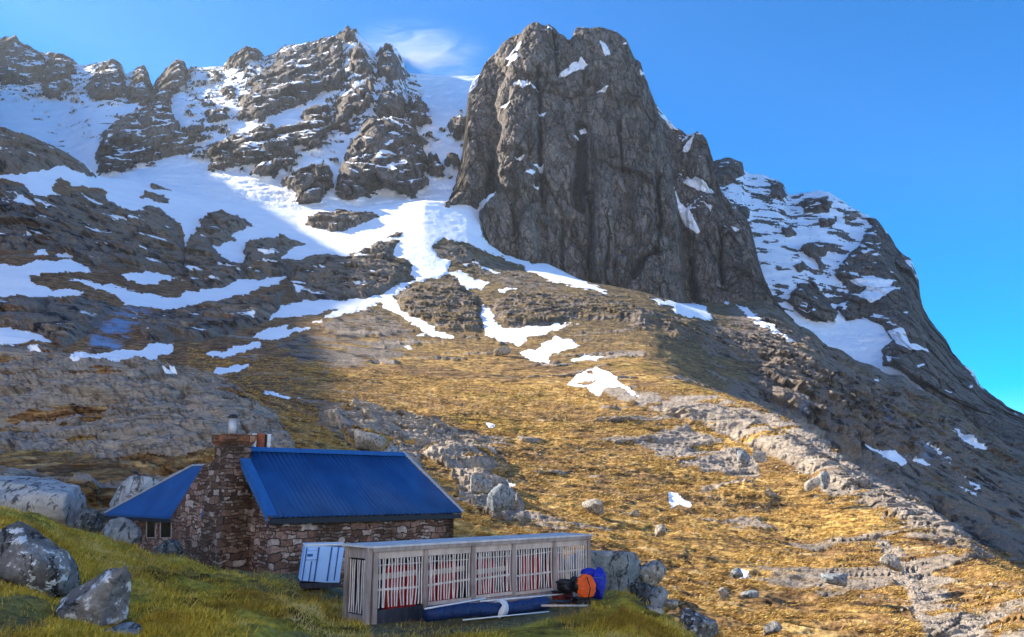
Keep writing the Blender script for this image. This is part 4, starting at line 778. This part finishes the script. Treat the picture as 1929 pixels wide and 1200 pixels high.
bm = bmesh.new(); add_box(bm, -.17, -.08, .02, .11, -.45, H, Matrix.Rotation(R(1.2), 4, 'Y'), .006); obj("post", bm, MT_WOOD, cage)
rnd = random.Random(5)
def rods(bm, n, x0, x1, z0, z1, side=False, yoff=.03):
    for k in range(n):
        x = x0 + (x1 - x0) * (k + .5) / n + rnd.uniform(-.012, .012); b_ = rnd.uniform(-.02, .02)
        pts = [(x + b_ * math.sin(t * 3.1) * .8 + rnd.uniform(-.003, .003), yoff, z0 + (z1 - z0) * t) for t in (0, .25, .5, .75, 1)]
        pts[0] = (pts[0][0] + rnd.uniform(-.02, .02), yoff, pts[0][2])
        if side: pts = [(yoff, p_[0], p_[2]) for p_ in pts]
        add_tube(bm, pts, .013, 5)
bot = [.22, .24, .26, .24, .24]
for i in range(5):
    x0, x1 = xs[i] + .05, xs[i + 1] - .05; zb = bot[i]
    bm = bmesh.new(); add_box(bm, x0, x1, .025, .05, H - .185, H - .004); obj("fascia_board", bm, MT_WOODW, cage)
    bm = bmesh.new(); rods(bm, 15, x0, x1, zb + .02, H - .19); obj("rod_panel", bm, MT_BAR, cage)
    for zz, hh in ((zb + .30, .035), (H - .29, .016)):
        sl = R(rnd.uniform(-1.5, 2.5)); bm = bmesh.new(); add_box(bm, x0, x1 - rnd.uniform(0, .08), .045, .06, zz - hh / 2, zz + hh / 2, Matrix.Rotation(-sl, 4, 'Y')); obj("cross_rail", bm, MT_BAR, cage)
    if i in (0, 1, 2):
        zz = zb + (.52, .5, .42)[i]; bm = bmesh.new(); add_box(bm, x0, x1 - .12, .06, .075, zz - .045, zz + .045, Matrix.Rotation(-R(2), 4, 'Y')); obj("cross_rail", bm, MT_WOODW, cage)
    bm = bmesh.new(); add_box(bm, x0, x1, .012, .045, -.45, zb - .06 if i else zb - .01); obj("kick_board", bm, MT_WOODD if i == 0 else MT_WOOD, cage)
    if i: bm = bmesh.new(); add_box(bm, x0, x1, .006, .04, zb - .05, zb + .01); obj("bottom_rail", bm, MT_WOODW, cage)
bm = bmesh.new(); rods(bm, 10, .1, DEP - .02, .12, H - .22, True, -.005); obj("rod_panel", bm, MT_BAR, cage)
bm = bmesh.new(); add_box(bm, -.02, .01, .1, DEP, H - .19, H - .003); obj("fascia_board", bm, MT_WOOD, cage)
bm = bmesh.new(); add_box(bm, -.02, .01, .1, DEP, -.1, .1); obj("bottom_rail", bm, MT_WOOD, cage)
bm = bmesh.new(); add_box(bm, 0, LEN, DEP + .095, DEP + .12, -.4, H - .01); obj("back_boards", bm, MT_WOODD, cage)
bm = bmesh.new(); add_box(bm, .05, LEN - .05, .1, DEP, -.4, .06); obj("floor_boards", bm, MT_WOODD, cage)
def cage_pt(x, y, z): return Vector((C0.x, C0.y, gz0)) + Vector((x * math.cos(ang) - y * math.sin(ang), x * math.sin(ang) + y * math.cos(ang), z))
def cylinder(loc, label, rz):
    t = thing("gas_cylinder", label, "gas cylinder", loc, rz, "red gas cylinders standing in the cage")
    bm = bmesh.new(); add_tube(bm, [(0, 0, 0), (0, 0, .03), (0, 0, .70), (0, 0, .78), (0, 0, .81)], [.13, .145, .145, .10, .05], 18); obj("body", bm, MT_RED, t, True)
    bm = bmesh.new(); add_tube(bm, [(0, 0, .80), (0, 0, .88)], [.03, .022], 8); add_box(bm, -.05, .05, -.012, .012, .84, .865); obj("valve", bm, MT_GALV, t)
    bm = bmesh.new(); add_tube(bm, [(.0, 0, -.0), (0, 0, .025)], [.15, .15], 18); obj("foot_ring", bm, MT_BLACK, t)
    return t
def dup(root, loc, label, rz):
    r = root.copy(); C.objects.link(r); r.location = loc; r.rotation_euler = (0, 0, rz); r["label"] = label
    for chd in list(root.children):
        q_ = chd.copy(); C.objects.link(q_); q_.parent = r
        for g_ in chd.children: s_ = g_.copy(); C.objects.link(s_); s_.parent = q_
    return r
names = ["bay beside the tall corner post", "second bay counted from the corner post", "middle bay of the cage", "bay with the low pale board", "end bay behind the bags"]
spots = [(0, .50, .0), (0, .73, .10), (0, .97, .0), (1, .28, .04), (1, .55, .0), (1, .80, .12), (2, .40, .0), (2, .68, .10), (3, .18, .05), (3, .48, .0), (3, .80, .08), (4, .20, .0), (4, .6, .3)]
cnt = {}; first = None
for b_, f_, dy in spots:
    cnt[b_] = cnt.get(b_, 0) + 1; x = xs[b_] + (xs[b_ + 1] - xs[b_]) * min(f_, .86); tot = sum(1 for s_ in spots if s_[0] == b_)
    pos = ("nearest the corner end", "in the middle", "nearest the bags end")[cnt[b_] - 1] if tot == 3 else ("nearest the corner end", "nearest the bags end")[cnt[b_] - 1]
    lab = "red gas cylinder %s of the %s" % (pos, names[b_]); p = cage_pt(x, .30 + dy, .06)
    if first is None: first = cylinder(p, lab, .3)
    else: dup(first, p, lab, rnd.uniform(0, 6))
# red sack inside the third bay
def lump(name, cen, size, mat, parent=None, seed=1, amp=.18, fr=2.2, sub=4, rot=(0, 0, 0), flat=0.0, cuts=0, sharp=.0):
    bm = bmesh.new(); bmesh.ops.create_icosphere(bm, subdivisions=sub, radius=1)
    P = np.array([v.co[:] for v in bm.verts], np.float32); r_ = np.random.RandomState(seed)
    for k in range(int(cuts * 1.8)):
        n = r_.normal(size=3); n /= np.linalg.norm(n); h = r_.uniform(.46, .80); dd = P @ n - h; P -= np.maximum(dd, 0)[:, None] * n * .92
    d = amp * fbm(P, fr * .5, 5, seed) + amp * .5 * fbm(P, fr, 4, seed + 3, .55, True) * sharp + amp * .4 * fbm(P, fr * 2.4, 4, seed + 5) + amp * .30 * sharp * fbm(P, (fr * 2.2, fr * 1.1, fr * 3.3), 4, seed + 6, .6, True)
    P *= (1 + d)[:, None]
    if flat: P[:, 2] = np.where(P[:, 2] < -flat, -flat + (P[:, 2] + flat) * .2, P[:, 2])
    for v, q_ in zip(bm.verts, P): v.co = Vector(q_ * np.array(size))
    o = obj(name, bm, mat, parent, True); o.location = cen; o.rotation_euler = rot
    return o
tag(lump("dry_bag", cage_pt(xs[2] + .62, .35, .20), (.30, .16, .11), MT_RED, seed=3, amp=.12, sub=3), "slumped red bag lying on the cage floor below the rods of the middle bay", "bag")
# navy tarpaulin roll, poles and rag lying along the cage
def pole(pxa, pya, pxb, pyb, Ya, Yb, rad, mat, name, label, group=None):
    bm = bmesh.new(); a, b = W(pxa, pya, Ya), W(pxb, pyb, Yb); o_ = a.copy(); add_tube(bm, [(0, 0, 0), (b - a) * .5, b - a], rad, 7); o = obj(name, bm, mat, None, True); o.location = o_
    return tag(o, label, "pole", group)
roll = thing("tarpaulin_roll", "long navy tarpaulin roll lying on the turf along the cage", "tarpaulin", W(803, 1158, 14.55))
bm = bmesh.new(); a, b = W(803, 1158, 14.55), W(1028, 1137, 16.3); pts = [(b - a) * t + UP * .02 * math.sin(t * 7) for t in np.linspace(0, 1, 14)]
add_tube(bm, pts, [.10 + .03 * abs(math.sin(i * 1.7 + .6)) for i in range(14)], 14); obj("rolled_sheet", bm, MT_TARP, roll, True)
bm = bmesh.new(); p = (b - a) * .60; add_tube(bm, [p - (b - a).normalized() * .06, p + (b - a).normalized() * .05], .145, 12); obj("tie", bm, MT_CLOTH, roll, True)
o = lump("cloth_end", p + Vector((.02, -.16, -.03)), (.05, .03, .14), MT_CLOTH, roll, 8, .2, 2, 3); o.rotation_euler = (0, .5, 0)
pole(800, 1147, 915, 1127, 14.3, 15.2, .014, MT_WHITE, "pole", "thin white pole leaning along the top of the navy roll", "poles lying by the cage")
pole(872, 1168, 1034, 1152, 14.1, 15.6, .010, MT_WHITE, "pole", "thinnest white pole on the turf in front of the navy roll", "poles lying by the cage")
pole(1020, 1141, 1106, 1141, 15.9, 16.5, .020, MT_WOODW, "pole", "short pale pole poking out beyond the end of the navy roll", "poles lying by the cage")
pole(905, 1133, 1072, 1118, 15.5, 17.2, .015, MT_WHITE, "pole", "long white pole running from the navy roll to the bags", "poles lying by the cage")
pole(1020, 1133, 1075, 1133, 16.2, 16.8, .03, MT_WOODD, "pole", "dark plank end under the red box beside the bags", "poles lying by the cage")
# bags at the end of the cage
def sack(name, cx, cy_, wpx, hpx, Y, mat, label, cat, seed, extra=None, dep=.8):
    s_ = Y / F; t = thing(name, label, cat, W(cx, cy_ + hpx / 2, Y)); hz_ = hpx / 2 * s_
    body = lump("body", (0, 0, hz_), (wpx / 2 * s_, wpx / 2 * s_ * dep, hz_), mat, t, seed, .22, 1.7, 4, (0, 0, .4), .75, 3, 1.2)
    return t, hz_, s_
t, hz_, s_ = sack("kit_bag", 1124, 1106, 42, 58, 17.4, MT_BLUE, "glossy royal blue kit bag standing at the end of the cage", "bag", 11)
bm = bmesh.new(); add_tube(bm, [(-.19, -.1, hz_ * 1.2), (-.1, -.17, hz_ * 1.5), (.08, -.16, hz_ * 1.55), (.19, -.06, hz_ * 1.2)], .014, 6); obj("strap", bm, MT_STRAP, t, True)
o = lump("top_roll", (-.14, .02, hz_ * 1.75), (.17, .11, .10), MT_BLUE, t, 13, .15, 2, 3)
t, hz_, s_ = sack("orange_bag", 1103, 1108, 37, 43, 16.9, MT_ORANGE, "bright orange stuff bag leaning on the blue kit bag", "bag", 15)
o = lump("mouth", (-.17, -.02, hz_ * 1.15), (.07, .12, .14), MT_BLACK, t, 16, .1, 2, 3)
bm = bmesh.new(); add_tube(bm, [(.02, -.13, hz_ * 1.9), (.08, -.19, hz_), (.04, -.17, .03)], .010, 6); obj("strap", bm, MT_BLACK, t, True)
t, hz_, s_ = sack("black_sack", 1073, 1106, 44, 28, 17.0, MT_BLACK, "crumpled black plastic sack between the cage and the orange bag", "sack", 17)
o = lump("fold", (-.1, -.08, hz_ * 1.6), (.16, .1, .06), MT_BLACK, t, 18, .25, 3, 3); o = lump("neck", (.1, -.05, hz_ * 1.8), (.1, .08, .07), MT_BLACK, t, 19, .25, 3, 3)
def crate(name, cx, cy_, wm, dm, hm, Y, rz, mat, label, lid):
    t = thing(name, label, "box", W(cx, cy_, Y), rz)
    bm = bmesh.new(); add_box(bm, -wm / 2, wm / 2, -dm / 2, dm / 2, 0, hm, bev=.012); obj("body", bm, mat, t)
    bm = bmesh.new(); add_box(bm, -wm / 2 - .012, wm / 2 + .012, -dm / 2 - .012, dm / 2 + .012, hm + .001, hm + .03, bev=.008); obj("lid", bm, lid, t)
    bm = bmesh.new(); add_box(bm, -.06, .06, -dm / 2 - .025, -dm / 2 - .001, hm * .45, hm * .62, bev=.006); obj("handle", bm, MT_BLACK, t)
crate("tool_box", 1095, 1141, .30, .2, .13, 16.9, .5, MT_BLACK, "small black box on the turf under the orange bag", MT_DARK)
crate("red_box", 1060, 1136, .34, .24, .20, 17.2, .6, simple("oxblood", (.12, .012, .01), .5), "dark red box beside the pale poles and below the black sack", MT_DARK)
# pale blue panelled bin between hut and cage
Yb = 19.0; bb = thing("storage_bin", "pale blue panelled bin tilted against the corner of the cage", "storage bin", W(606, 1097, Yb), R(18))
tilt = Matrix.Rotation(R(6), 4, 'Y'); s_ = Yb / F; bw, bh, bd = 70 * s_, 64 * s_, .6
bm = bmesh.new(); add_box(bm, -bw / 2, bw / 2, 0, bd, .0, bh, tilt, .01); obj("body", bm, MT_PALEB, bb)
bm = bmesh.new(); add_box(bm, -bw / 2 - .02, bw / 2 + .02, -.02, bd + .02, bh + .002, bh + .035, None, .006); o = obj("lid", bm, MT_WHITE, bb); o.location = (.045, 0, 0)
for k, (x0, x1, z0, z1) in enumerate([(-.47, -.44, .02, .98), (-.30, -.27, .02, .60), (-.17, -.13, .02, .98), (.16, .20, .02, .98), (.34, .37, .02, .98), (-.47, -.15, .60, .64), (-.47, -.15, .86, .89), (-.42, -.28, .70, .80)]):
    bm = bmesh.new(); zc = (z0 + z1) / 2 - .5; xc = (x0 + x1) / 2 * bw + zc * bh * math.sin(R(6))
    add_box(bm, xc - (x1 - x0) * bw / 2, xc + (x1 - x0) * bw / 2, -.014, -.001, z0 * bh + .01, z1 * bh - .01, tilt if z1 - z0 > .3 else None); obj("strap", bm, MT_STRAP, bb)
bm = bmesh.new(); add_box(bm, -bw / 2, bw / 2, .0, bd, -.12, -.01); obj("pallet", bm, MT_WOODD, bb)

# ================================================================== BOULDERS
MT_LICH = rock_mat("lichened_rock", (.055, .05, .048), (.15, .138, .13), (.33, .31, .295), .95, (.62, .63, .63), 1.0)
MT_GREY = rock_mat("blue_grey_rock", (.11, .125, .14), (.19, .215, .235), (.29, .31, .325), .25, (.45, .46, .46), 1.1)
MT_SLAB = rock_mat("pale_slab_rock", (.20, .20, .20), (.36, .355, .345), (.48, .47, .45), .2, (.55, .55, .54), .5)
MT_DKR = rock_mat("dark_rock", (.035, .04, .045), (.075, .085, .09), (.16, .17, .175), .4, (.40, .42, .42), 1.6)  # near-black grey with pale blotches
MT_TAN = rock_mat("tan_rock", (.15, .13, .11), (.27, .245, .21), (.40, .365, .32), .4, (.55, .53, .48), 1.3)
MT_PINK = rock_mat("pinkish_stone", (.24, .18, .21), (.36, .28, .32), (.46, .38, .42), .1, (.5, .45, .47), 2.0)
def boulder(cx, cy_, wpx, hpx, Y, mat, label, seed, cuts=7, tilt=0.0, amp=.16, dep=.85, name="boulder", sink=.15, group=None, sub=5):
    s_ = Y / F; o = lump(name, W(cx, cy_, Y), (wpx / 2 * s_, wpx / 2 * s_ * dep, hpx / 2 * s_ * (1 + sink)), mat, None, seed, amp, 2.0, sub, (0, tilt, 0), .0, cuts, 1.0)
    return tag(o, label, "boulder", group)
boulder(60, 1066, 205, 132, 10.9, MT_LICH, "large grey boulder with white lichen and dark cracks at the left foreground", 101, 8, R(-4), .15, .7)
boulder(184, 1142, 165, 104, 9.6, MT_LICH, "upright jagged grey rock leaning in the turf below the hut gable", 107, 8, R(-58), .22, .6)
boulder(232, 1200, 74, 44, 9.2, MT_GREY, "smooth blue grey stone at the bottom edge below the jagged rock", 109, 4, 0, .08)
boulder(24, 1168, 46, 22, 8.9, MT_PINK, "flat pinkish stone lying in the turf at the left edge", 113, 5, R(-14), .08, name="stone", sub=4)
boulder(1132, 1068, 148, 88, 21.4, MT_GREY, "big blue grey boulder behind the blue kit bag", 127, 6, R(8), .10, .8)
boulder(1212, 1120, 66, 48, 18.6, MT_DKR, "dark cracked rock on the brow of the grassy knoll", 131, 9, R(18), .26)
boulder(1240, 1130, 44, 46, 18.4, MT_GREY, "tall slanting grey rock beside the dark cracked rock", 137, 7, R(-24), .16)
boulder(1266, 1140, 30, 20, 18.2, MT_TAN, "small pale brown stone at the lower end of the slanting grey rock", 139, 5, 0, .12, name="stone", sub=4)
boulder(1230, 1153, 36, 22, 17.0, MT_TAN, "low buff stone half sunk in grass below the slanting rock", 143, 4, R(10), .1, name="stone", sub=4)
boulder(1318, 1178, 84, 46, 30.0, MT_LICH, "white flecked rock on the slope just past the knoll", 149, 8, R(16), .2)
boulder(1225, 1080, 56, 44, 30.0, MT_TAN, "rounded tan boulder wrapped in dry grass right of the big blue grey boulder", 151, 5, 0, .12)
boulder(312, 1046, 70, 62, 29.5, MT_DKR, "dark boulder against the foot of the gable wall", 157, 8, R(-20), .2)
boulder(222, 1012, 76, 58, 33.5, MT_GREY, "blue grey boulder under the eave of the lower wing", 163, 7, R(10), .16)
boulder(262, 940, 130, 84, 47.0, MT_SLAB, "pale ribbed slab rising behind the lower wing roof", 167, 6, R(-22), .10)
boulder(60, 945, 290, 92, 46.0, MT_SLAB, "long pale whaleback slab behind the grass at the left edge", 173, 5, R(2), .10, .5)
boulder(176, 985, 60, 48, 38.0, MT_DKR, "shadowed rock between the whaleback slab and the lower wing", 179, 8, R(24), .2)
lit = [(1401, 860, 24, 22, 128, "left one of two dark boulders sitting in the sunlit hollow below the pale crest"), (1427, 860, 28, 20, 130, "right one of two dark boulders sitting in the sunlit hollow below the pale crest"),
 (1530, 912, 30, 24, 120, "grey boulder with a bright top under the pale crest slabs"), (1552, 905, 20, 26, 121, "narrow upright boulder behind the grey one with a bright top"),
 (1120, 954, 44, 22, 92, "dark rounded boulder alone in the golden grass below the middle outcrop"), (1361, 1116, 16, 22, 62, "small pale upright stone in the golden grass right of the knoll"),
 (1415, 1120, 34, 16, 60, "flat pale stones just right of the small upright stone"), (1196, 968, 22, 14, 90, "little grey stone right of the dark rounded boulder"),
 (945, 660, 34, 14, 300, "low dark boulder on the slope under the biggest lit snow patch"), (1390, 1082, 26, 16, 68, "grey stone at the edge of the tiny snow scrap"),
 (1245, 1000, 28, 16, 82, "brown boulder below the lone snow scrap in the grass"), (1450, 1185, 40, 20, 52, "pale flat stone at the bottom edge of the sunlit slope"),
 (940, 938, 56, 34, 64, "dark rock overhanging the little stream bed"), (985, 975, 34, 20, 60, "pale rock at the foot of the stream bed"), (905, 915, 60, 26, 68, "grey slab left of the stream bed"),
 (1575, 1090, 50, 24, 66, "dark mossy rock among grass near the scree tongue"), (1680, 1060, 40, 24, 68, "grey boulder at the top of the scree tongue"), (690, 835, 70, 36, 92, "blue grey rock hump above the hut roof"), (745, 860, 60, 30, 86, "pale rock hump right above the roof ridge")]
for k, (x, y, w_, h_, Y_, lab) in enumerate(lit):
    boulder(x, y, w_, h_, Y_, MT_TAN if k % 3 else MT_GREY, lab, 200 + 7 * k, 7, R((k * 37 % 40) - 20), .18, .8, sink=.35, sub=4)

# ================================================================== GRASS, SCREE, SPINDRIFT
def sample(gridP, weight, n, seed):
    """n random points on a grid mesh, cells drawn with the given weight"""
    r_ = np.random.RandomState(seed); wc = weight[:-1, :-1].astype(float).ravel(); wc = np.cumsum(wc / wc.sum())
    k = np.searchsorted(wc, r_.rand(n)); j, i = np.divmod(np.minimum(k, len(wc) - 1), gridP.shape[1] - 1); u, v = r_.rand(n, 1), r_.rand(n, 1)
    return gridP[j, i] * (1 - u) * (1 - v) + gridP[j, i + 1] * u * (1 - v) + gridP[j + 1, i] * (1 - u) * v + gridP[j + 1, i + 1] * u * v
def blades(name, P, ln, wd, lean, spread, mat, seed, up=1.0):
    r_ = np.random.RandomState(seed); n = len(P); d = np.array(lean) + spread * r_.normal(size=(n, 3)); d[:, 2] = np.abs(d[:, 2]) * .3 + up; d /= np.linalg.norm(d, axis=1, keepdims=True)
    s_ = np.cross(d, r_.normal(size=(n, 3))); s_ /= np.linalg.norm(s_, axis=1, keepdims=True)
    L_ = (ln * r_.uniform(.5, 1.25, n))[:, None]; w_ = (wd * r_.uniform(.6, 1.3, n))[:, None]; tip = P + d * L_; tip[:, 2] -= .25 * L_[:, 0]
    V = np.stack([P - s_ * w_, P + s_ * w_, tip + s_ * w_ * .25, tip - s_ * w_ * .25], 1).reshape(-1, 3)
    V[0::4, 2] -= .02; V[1::4, 2] -= .02
    tint = np.repeat(r_.rand(n), 4)
    return struct(mesh_np(name, V, np.arange(4 * n).reshape(n, 4), mat, dict(tint=tint), False), "stuff")
def blade_mat(name, stops, patch):
    m = M(name); a = m.attr("tint"); c = m.ramp(a, stops); b = m.noise(m.pos, .8, 4, .6)
    c = m.mix(m.step(b, .45, .62, 0, .75), c, patch); c = m.mix(m.step(m.noise(m.pos, .5, 5, .65), .54, .68, 0, .8), c, (.70, .56, .24))
    return m.out(c, .8, spec=.15)
PX, PY, V = KNOLL
px_area = np.abs(np.gradient(PX, axis=1) * np.gradient(PY, axis=0)); vis = (PY < 1235) & (PX > -30) & (PX < 1400) & (V[..., 1] < 25.5) & (V[..., 1] > 6)
patch = fbm(V.astype(np.float32), (.6, .6, .6), 4, 71)
wgt = px_area * vis * (1 - .6 * FLAT) * np.clip(.5 + 2.4 * patch, .02, 1.5) * (1 - .85 * smooth(-6, 6, samp(BARE, PX, PY)))
P = sample(V, wgt, 150000, 3); Yd = P[:, 1]
blades("grass", P, (.020 + .0035 * Yd) * np.random.RandomState(31).choice([.5, .9, 1.0, 1.9], len(P)), .0022 + .00022 * Yd, (.25, -.1, .3), .45, blade_mat("turf_blades", [(0, (.16, .10, .008)), (.45, (.48, .33, .028)), (.8, (.68, .48, .06)), (1, (.78, .56, .15))], (.22, .12, .02)), 5, .8)
PX, PY, V, gr, sn = HILL
px_area = np.abs(np.gradient(PX, axis=1) * np.gradient(PY, axis=0)); vis = (PX > 350) & (PX < 1950) & (PY < 1230) & (V[..., 1] < 240) & (V[..., 1] > 40)
patch = fbm(V.astype(np.float32), (.25, .4, .9), 4, 72)
P = sample(V, px_area * vis * gr * (1 - np.clip(sn * 3, 0, 1)) * smooth(-.12, .3, patch), 190000, 4); Yd = P[:, 1]
blades("moor_grass", P, .16 + .0030 * Yd, .010 + .00022 * Yd, (.9, -.25, .1), .45, blade_mat("bleached_grass", [(0, (.15, .075, .018)), (.4, (.40, .23, .055)), (.8, (.60, .40, .12)), (1, (.74, .56, .24))], (.24, .13, .04)), 6, .35)
# scree
bm = bmesh.new(); bmesh.ops.create_icosphere(bm, subdivisions=1, radius=1); bv = np.array([v.co[:] for v in bm.verts]); bf = np.array([[v.index for v in f.verts] for f in bm.faces]); bm.free()
SCREE = raster([[(1640,1000),(1720,1040),(1780,1085),(1960,1110),(1990,1240),(1700,1240),(1660,1120)], [(850,870),(960,890),(1010,990),(950,1000),(890,940)], [(600,775),(860,800),(960,870),(860,880),(700,850)], [(1180,740),(1500,830),(1840,1040),(1700,1010),(1480,900),(1200,800)]])
sc_w = smooth(-15, 15, samp(SCREE, PX, PY)) + .10 * (PX > 560) * (PY > 760)
P = sample(V, px_area * (V[..., 1] < 200) * (V[..., 1] > 44) * (PX > 300) * (PX < 1960) * (PY < 1230) * sc_w * (1 - np.clip(sn * 3, 0, 1)), 1600, 9)
r_ = np.random.RandomState(12); n = len(P); sz = P[:, 1] / F * (1.0 + 2.6 * r_.rand(n) ** 3) * 1.0
rot = r_.normal(size=(n, 3, 3)); rot = np.linalg.qr(rot)[0]; shp = sz[:, None] * r_.uniform(.55, 1.4, (n, 3))
Vs = (bv[None] * (1 + .3 * r_.normal(size=(n, len(bv), 1))) * shp[:, None]) @ rot + P[:, None]; Vs[..., 2] += .15 * sz[:, None]
struct(mesh_np("scree", Vs.reshape(-1, 3), (bf[None] + np.arange(n)[:, None, None] * len(bv)).reshape(-1, 3), MT_TAN, None, False), "stuff")
# wind-blown snow smoking off the gully rim
def plume():
    bm = bmesh.new(); c = W(772, 100, 1330); bmesh.ops.create_icosphere(bm, subdivisions=3, radius=1)
    for v in bm.verts: v.co = Vector((v.co.x * 150, v.co.y * 50, v.co.z * 85))
    m = bpy.data.materials.new("blown_snow"); m.use_nodes = True; t = m.node_tree; t.nodes.remove(t.nodes["Principled BSDF"]); pv = t.nodes.new("ShaderNodeVolumePrincipled")
    t.links.new(pv.outputs[0], t.nodes["Material Output"].inputs["Volume"]); pv.inputs["Color"].default_value = (.95, .97, 1, 1); pv.inputs["Anisotropy"].default_value = .3
    q = M.__new__(M); q.m, q.t, q.n = m, t, t.nodes; tc = t.nodes.new("ShaderNodeTexCoord").outputs["Object"]
    sp = t.nodes.new("ShaderNodeSeparateXYZ"); t.links.new(q.mapv(tc, (1 / 150, 1 / 50, 1 / 85)), sp.inputs[0]); ln = t.nodes.new("ShaderNodeVectorMath"); ln.operation = 'LENGTH'; t.links.new(q.mapv(tc, (1 / 150, 1 / 50, 1 / 85)), ln.inputs[0])
    fall = q.step(ln.outputs["Value"], 1.0, .3); low = q.step(sp.outputs[2], .95, -.9)
    wsp = q.step(q.noise(q.mapv(tc, (.009, .02, .030), (0, .75, 0), (5.2, 1.7, 3.1)), 1.0, 7, .70, 1.6), .38, .80)
    q.L(q.math('MULTIPLY', q.math('MULTIPLY', q.math('MULTIPLY', fall, low), wsp), .045), pv.inputs["Density"])
    o = obj("blown_snow", bm, m); o.location = c; struct(o, "stuff")
plume()
# thin air between here and the far cliffs
def haze():
    bm = bmesh.new(); add_box(bm, -1500, 1600, -1600, 2600, -420, 1010)
    m = bpy.data.materials.new("thin_haze"); m.use_nodes = True; t = m.node_tree; t.nodes.remove(t.nodes["Principled BSDF"]); pv = t.nodes.new("ShaderNodeVolumePrincipled")
    t.links.new(pv.outputs[0], t.nodes["Material Output"].inputs["Volume"]); pv.inputs["Color"].default_value = (.80, .90, 1, 1); pv.inputs["Density"].default_value = .000045; pv.inputs["Anisotropy"].default_value = .45
    o = obj("haze", bm, m); struct(o, "stuff"); o.display_type = 'WIRE'
haze()
